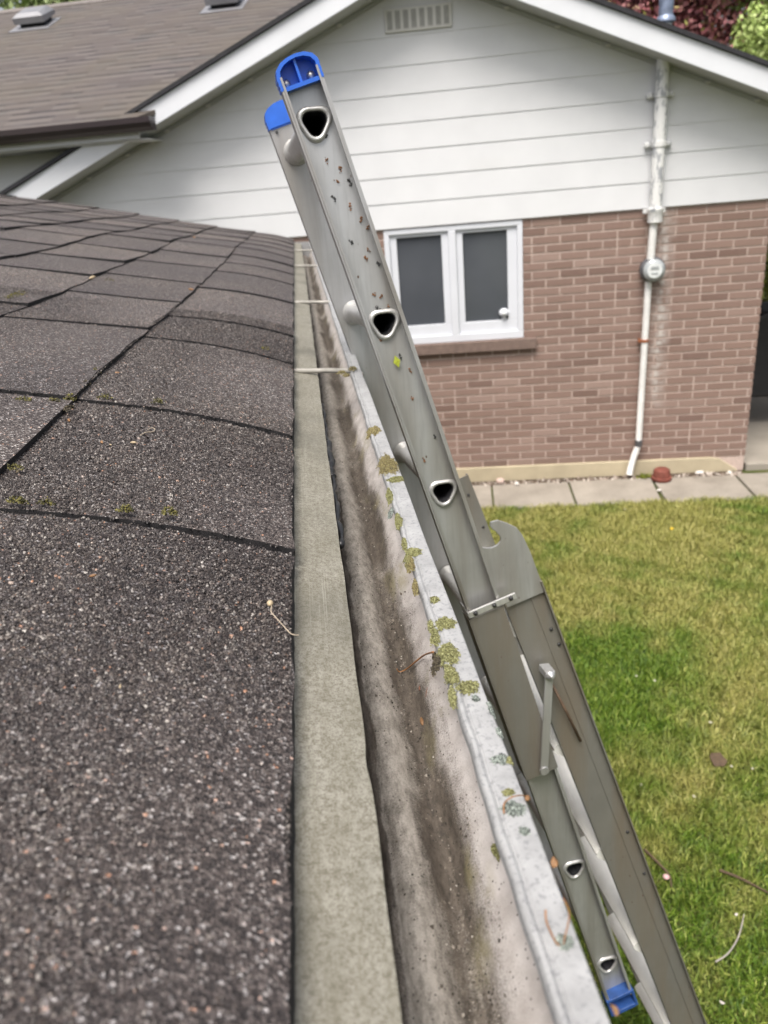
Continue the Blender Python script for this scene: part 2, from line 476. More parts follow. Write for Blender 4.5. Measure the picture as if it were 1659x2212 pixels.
M['terracotta'] = simple('dark_red_clay', (.16,.045,.030), .75, 0, .3, 18)
M['twig'] = simple('brown_twig', (.085,.055,.032), .85, 0, .3, 60)
M['twig_pale'] = simple('silvery_twig', (.34,.31,.27), .8, 0, .2, 60)
M['petal'] = simple('pale_petal', (.44,.40,.36), .6, 0, .1, 60)
M['petal_pink'] = simple('pink_petal', (.58,.36,.36), .6, 0, .1, 60)
M['dandelion'] = simple('dandelion_yellow', (.75,.48,.02), .6, 0, .1, 60)
M['bark'] = simple('bark', (.085,.068,.055), .9, 0, .3, 20, .5)
M['leaf_red'] = chips_mat('red_leaves', [(0, (.12,.035,.042)), (.5, (.30,.10,.11)), (.84, (.42,.20,.19)), (.92, (.45,.46,.13)), (1, (.58,.60,.20))], .6)
M['leaf_lime'] = chips_mat('lime_leaves', [(0, (.19,.27,.07)), (.5, (.36,.47,.13)), (1, (.56,.64,.28))], .6)
M['leaf_mid'] = chips_mat('mid_leaves', [(0, (.11,.17,.05)), (.5, (.24,.31,.12)), (1, (.42,.48,.22))], .6)
M['hedge'] = chips_mat('hedge_leaves', [(0, (.05,.07,.008)), (.5, (.15,.17,.02)), (1, (.28,.30,.05))], .6)
M['near_wall'] = simple('near_wall_brick', (.20,.14,.12), .9, 0, .15, 12, .2)
M['fascia'] = simple('fascia_white', (.6,.6,.58), .5, 0, .08, 6)

# ================================================================ THE NEAR HOUSE (roof edge and gutter)
AL = R(12.7)
X0, H0 = -0.0362, -0.255                   # eave edge of the shingles
CA, SA = math.cos(AL), math.sin(AL)
YEND = 5.18
def roof_pt(e, Y, n=0.0):
    """e metres up the slope from the eave edge, n above it"""
    droop = -.019*np.clip(1 - e/.19, 0, 1.2)**2 + .019
    # gentle unevenness of an old deck
    und = .004*np.sin(Y*2.1 + e*1.3) + .003*np.sin(Y*5.3 + 1.0 + e*4)
    z = H0 + e*SA + n*CA + droop - .0125 + und*np.clip(e/.3, 0, 1)
    x = X0 - e*CA + n*SA
    return np.stack(np.broadcast_arrays(x, Y + 0*e, z), -1)

near = thing('near_house', 'low house in the foreground under dark brown asphalt shingles', 'house', (-2.0, 2.4, -2.55))
E_STEP = .2345
rowjoints = {0: [-1.2, -.8, -.42, -.06, .553, .863, 1.28, 1.546, 2.04, 2.467, 2.81, 3.15, 3.52, 3.86, 4.2, 4.55, 4.9],
             1: [-.9, -.5, -.12, .37, .85, 1.33, 1.72, 2.07, 2.5, 2.93, 3.36, 3.8, 4.2, 4.6, 4.95],
             2: [-.9, -.3, .2, .62, 1.02, 1.45, 1.95, 2.33, 2.75, 3.2, 3.62, 4.05, 4.5, 4.9]}
def curl(k, Y, a, b):      # old tabs ride up a little at the end nearest the eye
    u = np.clip((Y - a)/max(b - a, 1e-3), 0, 1)
    return (.0008 + min(.0030, max(0, .0020*a)))*(1 - u)**1.5
mb = MB()
NR = 13
for k in range(NR):
    js = rowjoints.get(k) or [-1 + i*.42 + random.uniform(-.07, .07) + (.21 if k % 2 else 0) for i in range(15)]
    js = [j for j in js if j < YEND - .08] + [YEND + random.uniform(-.03, .03)]
    for a, b in zip(js[:-1], js[1:]):
        e0 = k*E_STEP + (random.uniform(-.004, .004) if k else 0); e1 = (k+1)*E_STEP + .03
        tint = random.random()
        gap = .0030 + random.uniform(0, .0012)
        Ys = np.linspace(a + gap, b - gap, max(3, int((b-a)/(.008 if k == 0 and a < 1 else .05))))
        es = np.concatenate([np.linspace(e0, e0 + .15, 9), np.linspace(e0+.19, e1, 3)])
        th = .0078 if k else .0074
        lift = random.uniform(0, .0025)
        EE, YY = np.meshgrid(es, Ys, indexing='ij')
        wob = (.0016*np.sin(YY*31 + k*2.1) + .0011*np.sin(YY*77 + k))*(EE < e0 + 1e-6)
        nn_ = (th + lift)*np.clip(1 - .6*(EE - e0)/(E_STEP + .02), 0, 1) + curl(k, YY, a, b)*np.clip(1 - .45*(EE - e0)/E_STEP, 0, 1) + .0012*np.sin(YY*9 + a*5)*np.clip(1 - (EE-e0)/.15, 0, 1)
        P = roof_pt(EE + wob, YY, nn_)
        ne, ny = EE.shape
        vs = P.reshape(-1, 3)
        fs = [(i*ny+j, (i+1)*ny+j, (i+1)*ny+j+1, i*ny+j+1) for i in range(ne-1) for j in range(ny-1)]
        mb.raw(vs, fs, 0, tint)
        # butt edge and side edges drop to the course below
        low = roof_pt(np.full(ny, e0 - (0 if k else .0032)), Ys + 0.0, np.full(ny, -.002 if k else -.004)) + (np.stack([.0002*np.sin(Ys*95) + .00025*np.sin(Ys*233), 0*Ys, 0*Ys], -1) if k == 0 else 0)
        bv = np.concatenate([P[0], low]); mb.raw(bv, [(j, j+1, ny+j+1, ny+j) for j in range(ny-1)], 1, tint)
        for side, jj in ((0, 0), (1, ny-1)):
            up_ = P[:, jj]; dn = roof_pt(es, np.full(ne, Ys[jj]), np.full(ne, -.0058))
            q = [(i, ne+i, ne+i+1, i+1) for i in range(ne-1)]
            if side: q = [w_[::-1] for w_ in q]
            mb.raw(np.concatenate([up_, dn]), q, 1, tint)
# underlay sheet below the tabs (dark in the joints), and roof deck
es = np.linspace(-.0, NR*E_STEP + .04, 60); Ys = np.linspace(-1.2, YEND - .01, 80)
EE, YY = np.meshgrid(es, Ys, indexing='ij'); P = roof_pt(EE, YY, -.006)
vs = P.reshape(-1, 3); ny = 80
mb.raw(vs, [(i*ny+j, (i+1)*ny+j, (i+1)*ny+j+1, i*ny+j+1) for i in range(59) for j in range(79)], 1, .2)
# granules: real chips over the part close to the eye
def chips(P, Nrm, size, flat, seed):
    """many little angular stones; returns verts, faces(tris), one random per vert"""
    g = np.random.default_rng(seed); n = len(P)
    ref = np.where(np.abs(Nrm[:, 2:3]) > .9, np.array([[1., 0, 0]]), np.array([[0, 0, 1.]]))
    nr = Nrm + g.normal(0, .38, (n, 3)); nr /= np.linalg.norm(nr, axis=1, keepdims=True)
    u_ = np.cross(ref, nr); u_ /= np.linalg.norm(u_, axis=1, keepdims=True); v_ = np.cross(nr, u_)
    a0 = g.uniform(0, 6.283, n)
    V = np.zeros((n, 6, 3))
    for k in range(5):
        a = a0 + k*2*math.pi/5 + g.uniform(-.35, .35, n); rr = size*g.uniform(.65, 1.15, n)*.55
        V[:, k] = P + u_*(np.cos(a)*rr)[:, None] + v_*(np.sin(a)*rr*g.uniform(.7, 1., n))[:, None] - nr*(size*.12)[:, None]
    V[:, 5] = P + nr*(size*flat*g.uniform(.5, 1.1, n))[:, None] + u_*(size*g.uniform(-.25, .25, n))[:, None] + v_*(size*g.uniform(-.25, .25, n))[:, None]
    F = (np.arange(n)[:, None, None]*6 + np.array([[k, (k+1) % 5, 5] for k in range(5)])[None]).reshape(-1, 3)
    return V.reshape(-1, 3), F, np.repeat(g.random(n), 6)
roof = mb.build('roof', [M['shingle'], M['asphalt_edge']], near, smooth=False)
N = 250000
Yg = .10 + 1.55*rng.random(N*2)**1.7; eg = .60*rng.random(N*2)**1.15
keep = (eg < .05 + Yg*.62)
Yg, eg = Yg[keep][:N], eg[keep][:N]
kk = np.clip((eg/E_STEP).astype(int), 0, 2)
mask = np.ones(len(Yg), bool)
for k in range(3):
    for j in rowjoints[k]:
        mask &= ~((kk == k) & (np.abs(Yg - j + .0022*np.sin(eg*210 + j*9) + .0014*np.sin(eg*530)) < .0030))
Yg, eg, kk = Yg[mask], eg[mask], kk[mask]
e0 = kk*E_STEP
nn_ = .0082*np.clip(1 - .6*(eg - e0)/(E_STEP + .02), 0, 1) + .0006
for k in range(3):
    js = rowjoints[k]
    for a_, b_ in zip(js[:-1], js[1:]):
        mm = (kk == k) & (Yg >= a_) & (Yg < b_)
        nn_[mm] += curl(k, Yg[mm], a_, b_)*np.clip(1 - .45*(eg[mm] - e0[mm])/E_STEP, 0, 1)
P = roof_pt(eg, Yg, nn_)
Pd = roof_pt(eg + .002, Yg, nn_) - roof_pt(eg - .002, Yg, nn_)
Nr = np.cross(np.tile([0, 1., 0], (len(Pd), 1)), Pd); Nr /= np.linalg.norm(Nr, axis=1, keepdims=True)
Nr[Nr[:, 2] < 0] *= -1
size = np.clip(rng.lognormal(math.log(.0015), .38, len(P)), .0007, .0036)
V, F, rn = chips(P, Nr, size, .42, 3)
granules = link_mesh('granules', V, F, M['granule'], roof, rnd=rn)
granules['kind'] = 'stuff'
# moss and crumbs along joints (clumps of tiny chips)
def clump(name, mat, parent, centre, rx, ry, h, n, size, seed, axis=(0, 1, 0), normal=(0, 0, 1), surf=None, ragged=.35):
    g = np.random.default_rng(seed)
    ax = np.asarray(axis, float); ax /= np.linalg.norm(ax); nr = np.asarray(normal, float); nr /= np.linalg.norm(nr)
    bx = np.cross(ax, nr)
    ph = g.uniform(0, 6.28, 5)
    a = g.uniform(0, 6.283, n); rr = np.sqrt(g.random(n))
    edge = (1 + ragged*(.22*np.sin(2*a + ph[0]) + .22*np.sin(3*a + ph[1]) + .30*np.sin(5*a + ph[2]) + .30*np.sin(9*a + ph[3]) + .25*np.sin(16*a + ph[4])))*g.normal(1, .10, n)
    lx, ly = rr*edge*np.cos(a)*rx, rr*edge*np.sin(a)*ry
    hh = h*np.clip(1 - rr**3, .1, 1)*g.random(n)
    P = np.asarray(centre, float) + lx[:, None]*ax + ly[:, None]*bx + hh[:, None]*nr
    if surf is not None: P = surf(P, hh)
    nv = g.normal(0, .6, (n, 3)) + nr; nv /= np.linalg.norm(nv, axis=1, keepdims=True)
    V, F, rn = chips(P, nv, size*g.uniform(.6, 1.3, n), .6, seed + 1)
    return link_mesh(name, V, F, mat, parent, rnd=rn)

def ray(x, y):      # photo-grid position (1659 wide) used once, to read off where a thing lies on its real surface
    v = CAM_F + CAM_R*(x - 829.5)/1663.11 - CAM_U*(y - 1106)/1663.11
    return v
def on_z(x, y, z):
    v = ray(x, y); return v*(z/v[2])
def on_roof(x, y, n=.006):
    v = ray(x, y); k = (H0 + .007 + math.tan(AL)*X0)/(v[2] + math.tan(AL)*v[0])
    return v*k + np.array([SA, 0, CA])*n
RN = (SA, 0, CA); RS = (-CA, 0, SA)
Z7 = lambda x, y: (x*.4629, 411.5 + y*.4629)
for i, (x, y, rx, ry, n) in enumerate([(110, 1026, .010, .004, 90), (255, 1031, .008, .003, 70), (328, 1014, .012, .006, 130), (450, 885, .020, .005, 170), (400, 945, .016, .004, 120),
                                       (735, 1030, .007, .003, 60), (85, 1515, .007, .003, 80), (585, 1551, .006, .003, 90), (785, 1563, .006, .003, 80), (490, 1008, .008, .003, 50),
                                       (215, 1520, .006, .002, 40), (320, 1066, .010, .004, 80), (70, 1352, .006, .003, 50), (75, 515, .05, .008, 160), (1235, 770, .008, .004, 40), (510, 440, .012, .006, 40)]):
    c = on_roof(*Z7(x, y), n=.010)
    along = (0, 1, 0) if i in (3, 4, 2, 11, 13) else RS
    clump('moss_tuft', M['moss'] if i != 4 and i != 11 else M['moss_dark'], roof, c, rx, ry, .006, n, .0022, 100 + i, axis=along, normal=RN)
# body of the near house
mb = MB()
mb.box((-.085, (YEND-1.2)/2, -.345), (.02, YEND + 1.2, .15)); mb.build('fascia', M['fascia'], near)
mb = MB(); mb.prism([(-.40, -2.55), (-.40, -.42), (-3.02, -.42), (-3.02, -2.55)], (0, -1.15, 0), (1,0,0), (0,0,1), (0, YEND+.95, 0)); mb.build('wall', M['near_wall'], near)
mb = MB(); mb.box((-.245, (YEND-1.2)/2, -.413), (.30, YEND + 1.1, .012)); mb.build('soffit', M['fascia'], near)
# far rake trim under the shingles
mb = MB()
a = roof_pt(np.array([.0]), np.array([0.0]), np.array([-.012]))[0]; b = roof_pt(np.array([NR*E_STEP]), np.array([0.0]), np.array([-.012]))[0]
mb.prism([(a[0], a[2]), (b[0], b[2]), (b[0], b[2]-.12), (a[0]-.06, a[2]-.10)], (0, YEND-.05, 0), (1,0,0), (0,0,1), (0, .022, 0)); mb.build('rake_board', M['fascia'], near)
# back slope of the near roof
mb = MB(); top = roof_pt(np.array([NR*E_STEP + .03]), np.array([0.]), np.array([0.]))[0]
mb.prism([(top[0], top[2]), (top[0]-3.0, top[2]-.70), (top[0]-3.0, top[2]-.72), (top[0], top[2]-.02)], (0, -1.2, 0), (1,0,0), (0,0,1), (0, YEND+1.2, 0)); mb.build('back_roof_slope', M['far_shingle'], near)

# ---------------------------------------------------------------- gutter
gut = thing('gutter', 'old white metal rain gutter with grimy trough and lichen on its lip', 'gutter', (.0775, 2.2, -.37))
GY0, GY1 = -1.1, 5.09
ys = np.concatenate([np.linspace(GY0, .1, 12), np.linspace(.11, 1.6, 220), np.linspace(1.62, GY1, 90)])
def sweep(prof, name, mat, wob=0.0, smooth=True, wobf=None):
    n = len(prof); vs = []
    for yy in ys:
        for i, (px, pz) in enumerate(prof):
            d = wobf(i, yy) if wobf else (0, 0)
            sag = .003*math.sin(yy*.9 + .4)
            vs.append((px + d[0], yy, pz + d[1] + (sag if abs(yy) > 2 else sag*0)))
    fs = [(i*n+j, i*n+j+1, (i+1)*n+j+1, (i+1)*n+j) for i in range(len(ys)-1) for j in range(n-1)]
    return np.array(vs), fs
# trough: back wall, floor with one shallow rib, ogee front (inside faces), then outside faces
inner = [(-.050, -.272), (-.050, -.362), (-.046, -.366), (.003, -.366), (.0062, -.362), (.0085, -.3605), (.0105, -.3625), (.0125, -.3605), (.017, -.3575), (.022, -.3575), (.027, -.360), (.032, -.3650), (.037, -.3705), (.042, -.3735), (.047, -.3720), (.0515, -.3655), (.0550, -.3570), (.0590, -.3490), (.0640, -.3420), (.0695, -.3345), (.0735, -.325), (.0752, -.311), (.0756, -.284)]
outer = [(.0776, -.281), (.0776, -.314), (.0758, -.329), (.0712, -.338), (.0660, -.3450), (.0605, -.352), (.0568, -.3590), (.0535, -.3680), (.049, -.3755), (.042, -.3775), (-.047, -.3775), (-.0535, -.365), (-.0535, -.272)]
def w1(i, yy):
    return (.0006*math.sin(yy*23) + .0004*math.sin(yy*61), .0005*math.sin(yy*17 + i*.1))
v1, f1 = sweep(inner, '', None, wobf=w1); v2, f2 = sweep(outer, '', None, wobf=w1)
gm = MB(); gm.raw(v1, f1, 0, .5); gm.raw(v2, f2, 1, .5)
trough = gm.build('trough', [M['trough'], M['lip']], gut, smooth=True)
# the lip: flat top flange with a rolled hem hanging on the inside
lip = [(.0778, -.2835), (.0779, -.2806), (.0772, -.2800), (.0668, -.2796), (.0658, -.2799), (.0650, -.2808), (.0642, -.2808), (.0634, -.2799), (.0624, -.2794), (.0608, -.2799), (.0598, -.2812), (.0594, -.283), (.0594, -.2875), (.0602, -.288), (.061, -.2845), (.064, -.2826), (.0752, -.2826)]
def w2(i, yy):
    w = .0003*math.sin(yy*37 + 1) + .0002*math.sin(yy*83) + .0003*math.sin(yy*151+2)
    k = np.clip((.0779 - lip[i][0])/.018, 0, 1)
    return (w*k + .0003*math.sin(yy*19), .0004*math.sin(yy*29)*(1 - .5*k))
v3, f3 = sweep(lip, '', None, wobf=w2)
lm_ = MB(); lm_.raw(v3, [q[::-1] for q in f3], 0, .5)
lip_ob = lm_.build('lip', M['lip'], gut, smooth=True, auto=True)
# end cap, hangers
mb = MB(); mb.prism([(x_, z_) for x_, z_ in inner] + [(.0756, -.2805), (-.050, -.2705)][:1], (0, GY1, 0), (1,0,0), (0,0,1), (0, .0025, 0)); mb.build('end_cap', M['lip'], gut)
for yy, mt in ((1.287, 'hanger'), (2.18, 'hanger'), (3.345, 'hanger'), (4.30, 'hanger')):
    mb = MB()
    mb.tube([(-.049, yy+.012, -.272), (-.01, yy+.005, -.2745), (.03, yy, -.277), (.066, yy-.006, -.2805)], .0042, 10)
    mb.lathe([(.0, -.0075), (.006, -.0075), (.0065, .0), (.004, .002)], (.0795, yy - .007, -.289), (1, 0, 0), 12)
    mb.build('hanger_spike', M[mt], gut, smooth=True, auto=True)
# flashing strip tucked under the shingles
mb = MB()
prof = [(-.10, -.2648), (-.055, -.2690), (-.030, -.2755), (-.004, -.2812), (.0025, -.2832), (.0044, -.2838), (.0044, -.2848), (.0024, -.2842), (-.004, -.2827), (-.030, -.2770)]
def w3(i, yy):
    far = max(0, yy - 1.0)
    k = 1 if prof[i][0] > -.01 else .2
    bite = -.0012*math.exp(-((yy-.33)/.012)**2)
    return (k*(.00025*math.sin(yy*27) + .0002*math.sin(yy*71) + bite + .0020*min(far, 2.5)), .0002*math.sin(yy*11)*k)
v4, f4 = sweep(prof, '', None, wobf=w3)
mb.raw(v4, [q[::-1] for q in f4], 0, .5)
mb.build('drip_flashing', M['flashing'], near, smooth=True, auto=True)

# lichen and moss on the gutter lip (grid position, half sizes in px along/across, kind)
Z8 = lambda x, y: (548.6 + x*.504, 1097.2 + y*.504)
Z2 = lambda x, y: (768.1 + x*.2976, 877.8 + y*.2976)
LI = [(Z8(680,190),32,16,'y'),(Z8(775,396),20,13,'y'),(Z8(818,497),42,24,'y'),(Z8(832,625),46,38,'y'),(Z8(845,715),26,42,'y'),(Z8(917,770),44,27,'y'),(Z8(850,800),14,40,'y'),(Z8(776,548),17,34,'y'),
      (Z8(757,500),9,22,'y'),(Z8(662,215),14,26,'y'),(Z8(690,320),9,26,'b'),(Z8(645,150),8,22,'y'),(Z8(620,50),13,24,'y'),(Z8(1055,1080),40,18,'g'),(Z8(1115,1292),44,32,'g'),(Z8(1160,1390),22,15,'g'),
      (Z8(1330,1862),38,30,'g'),(Z8(1088,1222),24,10,'y'),(Z8(778,640),20,26,'d'),
      (Z2(235,425),72,66,'b'),(Z2(130,178),46,32,'b'),(Z2(292,532),54,20,'y'),(Z2(245,640),22,44,'y'),(Z2(308,830),18,48,'y'),(Z2(352,985),14,40,'y'),(Z2(408,1062),56,28,'y'),(Z2(392,1120),26,56,'b'),(Z2(430,1285),16,46,'b'),
      (Z2(250,735),20,22,'g'),(Z8(950,818),14,6,'g'),(Z8(1020,860),6,34,'g'),(Z8(1055,965),6,20,'g'),(Z8(1095,1085),10,14,'y')]
def surf_lip(P, hh):
    P = P.copy()
    x_ = P[:, 0]
    over = np.clip(.0600 - x_, 0, .02)
    P[:, 2] = -.2797 + hh - over*1.6
    out = np.clip(x_ - .0778, 0, .02)
    P[:, 2] -= out*2.0
    P[:, 0] = np.where(x_ > .0785, .0785, P[:, 0])
    return P
for i, (q, a, b, kd) in enumerate(LI):
    c = on_z(q[0], q[1], -.2797)
    dep = float(c @ CAM_F)
    px = (.504 if i < 19 or i >= 29 else .2976)*dep/1663.11
    sl = max(.35, min(1.0, .28/ (dep)))         # the lip is seen at a slant
    rx, ry = max(b*px/ max(.35, sl*1.1), .0022), max(a*px*.95, .0016)
    area = rx*ry*3.14
    n = int(min(3600, max(140, area/.8e-7)))
    mt = dict(y='lichen_yellow', b='lichen_brown', g='lichen_grey', d='moss_dark')[kd]
    clump('lichen_patch', M[mt], lip_ob, c, rx*1.1, ry*1.05, .0022 if kd != 'd' else .005, n, .00105 if dep < .9 else .0017, 300 + i*3, axis=(0, 1, 0), normal=(0, 0, 1), surf=surf_lip, ragged=.3)
def on_trough(x, y, lift=.001):
    v = ray(x, y); v = v/v[1]
    for yy in np.linspace(.12, 6, 6000):
        px, pz = v[0]*yy, v[2]*yy
        if px > .0605 and pz > -.31 and pz < -.2795: pass
        zs = np.interp(px, [q[0] for q in inner[3:]], [q[1] for q in inner[3:]])
        if pz <= zs + lift: return np.array([px, yy, zs + lift])
    return v
for i, (q, a, b, kd) in enumerate([(Z8(1040,1478),20,36,'y'),(Z8(780,645),22,30,'d'),(Z8(1130,1650),10,40,'b'),(Z8(1165,1740),8,30,'b')]):
    c = on_trough(*q)
    px = .504*float(c @ CAM_F)/1663.11
    clump('lichen_patch', M[dict(y='lichen_yellow', b='lichen_brown', g='lichen_grey', d='moss_dark')[kd]], trough, c, b*px, a*px*.6, .003, 260, .0014, 500 + i*3, axis=(0, 1, 0), normal=(-.9, 0, .4), ragged=.4)
n = 4200; yy_ = .12 + 1.9*rng.random(n)**1.5; xx_ = np.where(rng.random(n) < .7, rng.normal(.043, .0055, n), rng.uniform(.012, .060, n)); xx_ = np.clip(xx_, .011, .066)
zz_ = np.interp(xx_, [q[0] for q in inner[3:]], [q[1] for q in inner[3:]])
V, F, rn = chips(np.stack([xx_, yy_, zz_ + .0002], 1), np.tile([0, 0, 1.], (n, 1)), np.clip(rng.lognormal(math.log(.0011), .45, n), .0005, .003), .6, 77)
grit = link_mesh('grit', V, F, M['silt_grit'], trough, rnd=rn); grit['kind'] = 'stuff'
# moss where the nearest hanger meets the lip
for i, (x, y, r_) in enumerate([(738, 806, .012), (762, 797, .012), (748, 812, .008)]):
    c = on_z(x, y, -.276); clump('moss_tuft', M['lichen_brown'], lip_ob, c, r_, r_*.6, .004, 160, .002, 560 + i*3)
# black strip standing in for the shadow in the gap under the flashing edge
mb = MB()
for y0_, y1_, w_ in ((.62, .80, .0035), (.80, .93, .0055), (.93, 1.12, .003)):
    pts = np.linspace(y0_, y1_, 22)
    mb.tube([(.006 + .0012*math.sin(p_*90), p_, -.2905 - .0015*math.sin(p_*140)) for p_ in pts], [w_*(.6 + .5*random.random()) for _ in pts], 7)
mb.build('gap_shadow', simple('gap_shadow_black', (.012,.012,.013), .35, 0, .2, 50), gut, smooth=True)

# ================================================================ debris lying on roof and gutter
def stalk(name, label, cat, pts, r, mat, group=None, head=None, head_mat=None, taper=.6):
    pts = [np.asarray(p_, float) for p_ in pts]
    # smooth the path
    q = []
    for i in range(len(pts)-1):
        p0, p1, p2, p3 = pts[max(i-1, 0)], pts[i], pts[i+1], pts[min(i+2, len(pts)-1)]
        for s_ in np.linspace(0, 1, 7, endpoint=False):
            q.append(.5*((2*p1) + (p2-p0)*s_ + (2*p0-5*p1+4*p2-p3)*s_**2 + (3*p1-p0-3*p2+p3)*s_**3))
    q.append(pts[-1])
    o = thing(name, label, cat, q[len(q)//2], group)
    mb = MB(); mb.tube(q, list(np.linspace(r, r*taper, len(q))), 6); mb.build('stem', mat, o, smooth=True)
    if head is not None:
        c, rx, rl, ax = head
        mb = MB(); ax = np.asarray(ax, float); ax /= np.linalg.norm(ax)
        mb.lathe([(rx*.2, -rl), (rx*.8, -rl*.6), (rx, -.1*rl), (rx*.75, .5*rl), (rx*.25, rl)], c, ax, 9); mb.build('seed_head', head_mat, o, smooth=True)
    return o
T = lambda x, y, l=.001: on_trough(*Z8(x, y), l)
stalk('leaf_stalk', 'curled orange leaf stalk poking from dark moss into the trough', 'leaf stalk', [on_z(*Z8(768, 618), -.283), T(730, 632, .012), T(690, 662, .008), T(655, 692, .004), T(625, 705, .002), T(612, 692, .004)], .00075, M['stalk_orange'])
stalk('seed_stalk', 'thin brown stalk with a seed hanging down the trough wall', 'seed stalk', [on_z(*Z8(785, 668), -.284), T(768, 720, .003), T(742, 780, .002), T(735, 830), T(730, 880)], .00045, M['stalk_brown'], head=(T(720, 915, .0015), .0016, .0042, (0, 1, .1)), head_mat=M['husk'])
hm = MB(); c = T(712, 775, .001); hm.lathe([(.0003, -.003), (.0013, -.001), (.0012, .001), (.0003, .003)], c, (0, 1, .3), 8); tag(hm.build('bud_scale', M['stalk_brown'], smooth=True), 'small brown bud scale on the trough wall beside the hanging seed stalk', 'bud scale')
stalk('seed_stalk', 'reddish stalk arched over the round grey lichen on the lip', 'seed stalk', [on_z(*Z8(1072, 1310), -.279), on_z(*Z8(1072, 1270), -.2755), on_z(*Z8(1095, 1245), -.272), on_z(*Z8(1125, 1234), -.272), on_z(*Z8(1150, 1232), -.275), on_z(*Z8(1168, 1236), -.2785)], .00045, M['stalk_orange'], head=(on_z(*Z8(1172, 1243), -.2785), .0014, .003, (.4, 1, -.5)), head_mat=M['husk'])
stalk('seed_stalk', 'pale brown stalk bent in a hook on the grey lichen nearest the camera', 'seed stalk', [on_z(*Z8(1250, 1722), -.272), on_z(*Z8(1253, 1770), -.274), on_z(*Z8(1275, 1825), -.277), on_z(*Z8(1300, 1868), -.279), on_z(*Z8(1325, 1872), -.2785), on_z(*Z8(1332, 1840), -.275), on_z(*Z8(1352, 1740), -.272), on_z(*Z8(1325, 1670), -.270)], .00042, M['stalk_orange'])
def husk(label, pts, sz, mat, name='husk'):
    c = np.asarray(pts, float); mb = MB()
    for k in range(3):
        d = np.array([random.uniform(-.5, .5), 1, random.uniform(-.3, .5)]) if k else np.array([.25, 1, -.2]); 
        mb.lathe([(sz*.15, -sz), (sz*.42, -sz*.5), (sz*.5, 0), (sz*.3, sz*.6), (sz*.08, sz)], c + np.array([random.uniform(-.3,.3)*sz, random.uniform(-.4,.4)*sz, abs(random.uniform(0,.3))*sz]), d, 8)
    return tag(mb.build(name, mat, smooth=True), label, 'husk')
husk('torn orange husk caught on the outer edge of the lip above a ladder rung', on_z(*Z8(1287, 1520), -.281), .0024, M['husk'])
husk('orange bud husk hanging off the lip beside the blue ladder foot', on_z(1331, 2183, -.284), .0020, M['husk'])
pr = lambda x, y, n=.0075: on_roof(*Z7(x, y), n=n)
E1 = lambda x, y, n=.0085: on_roof(x*.7233*.5486 if False else x, y, n)
ZB = lambda x, y: (x*.3968, 1097.2 + y*.3968)         # zoom of rows 2000..3000
stalk('seed_stalk', 'pale thread like stalk with a tan bud overhanging the shingle edge', 'seed stalk', [on_roof(*ZB(1475, 578)), on_roof(*ZB(1472, 610)), on_roof(*ZB(1500, 645)), on_roof(*ZB(1540, 690)), on_roof(*ZB(1575, 728)), on_roof(*ZB(1600, 738)), on_roof(*ZB(1622, 738))], .0004, M['thread'], head=(on_roof(*ZB(1466, 562)), .0022, .0028, (0, 1, 0)), head_mat=M['husk_pale'])
stalk('seed_stalk', 'straw coloured stalk with orange tip on the mossy course edge', 'seed stalk', [pr(425, 832), pr(445, 845), pr(480, 848), pr(515, 862), pr(545, 880)], .0008, M['thread'], head=(pr(546, 880), .0022, .0034, (1, .3, 0)), head_mat=M['husk'])
stalk('tendril', 'tiny straw coloured loop above the first shingle course edge', 'tendril', [pr(500, 820, .012), pr(498, 835, .010), pr(480, 842, .008), pr(470, 830, .008), pr(490, 822, .012)], .0006, M['thread'])
stalk('tendril', 'tiny curled tendril lying beside the two orange scales on a shingle', 'tendril', [pr(655, 1175), pr(680, 1162), pr(712, 1158), pr(722, 1146), pr(705, 1140), pr(688, 1150)], .0005, M['thread'])
for lab, (x, y), s_, mt in [('orange bud scale, left one of the two bright scales on a shingle', (475, 1208), .0035, 'husk'), ('pale cream bud scale between the two orange scales', (515, 1221), .0018, 'husk_pale'), ('cream orange bud scale, right one of the two bright scales', (622, 1210), .0034, 'husk_pale'),
                            ('pale crumb at the left edge of the roof above a mossy joint', (65, 1276), .0034, 'husk_pale'), ('pale crumb close below another at the left roof edge', (85, 1348), .003, 'husk_pale'), ('pale crumb near the picture edge between two shingle joints', (15, 770), .007, 'husk_pale'),
                            ('orange scale on the course edge high up the roof', (890, 476), .008, 'husk'), ('orange scale far up near the end of the roof', (905, 226), .013, 'husk'), ('tan scale far up beside the last long tab', (1027, 315), .009, 'husk_pale'), ('tan scale lying left on the second shingle course', (432, 421), .010, 'husk_pale'),
                            ('orange crumb low down on the large shingle', (435, 1845), .0026, 'husk'), ('brown scale beneath the dark mossy course edge', (322, 1104), .004, 'husk'), ('yellow seed on the large foreground shingle', (560, 2370), .0016, 'husk_pale'), ('tan scale beside the second long joint', (460, 730), .005, 'husk_pale'), ('small tan scale below the double joint', (370, 745), .004, 'husk_pale')]:
    c = pr(x, y, .0075); mb = MB()
    a = random.uniform(0, 3.1)
    d = np.array([math.cos(a), math.sin(a), .1])
    mb.lathe([(s_*.1, -s_*1.0), (s_*.34, -s_*.4), (s_*.36, s_*.2), (s_*.1, s_*.9)], c, d, 8)
    tag(mb.build('bud_scale', M[mt], smooth=True), lab, 'bud scale', 'bud scales scattered on the shingles')

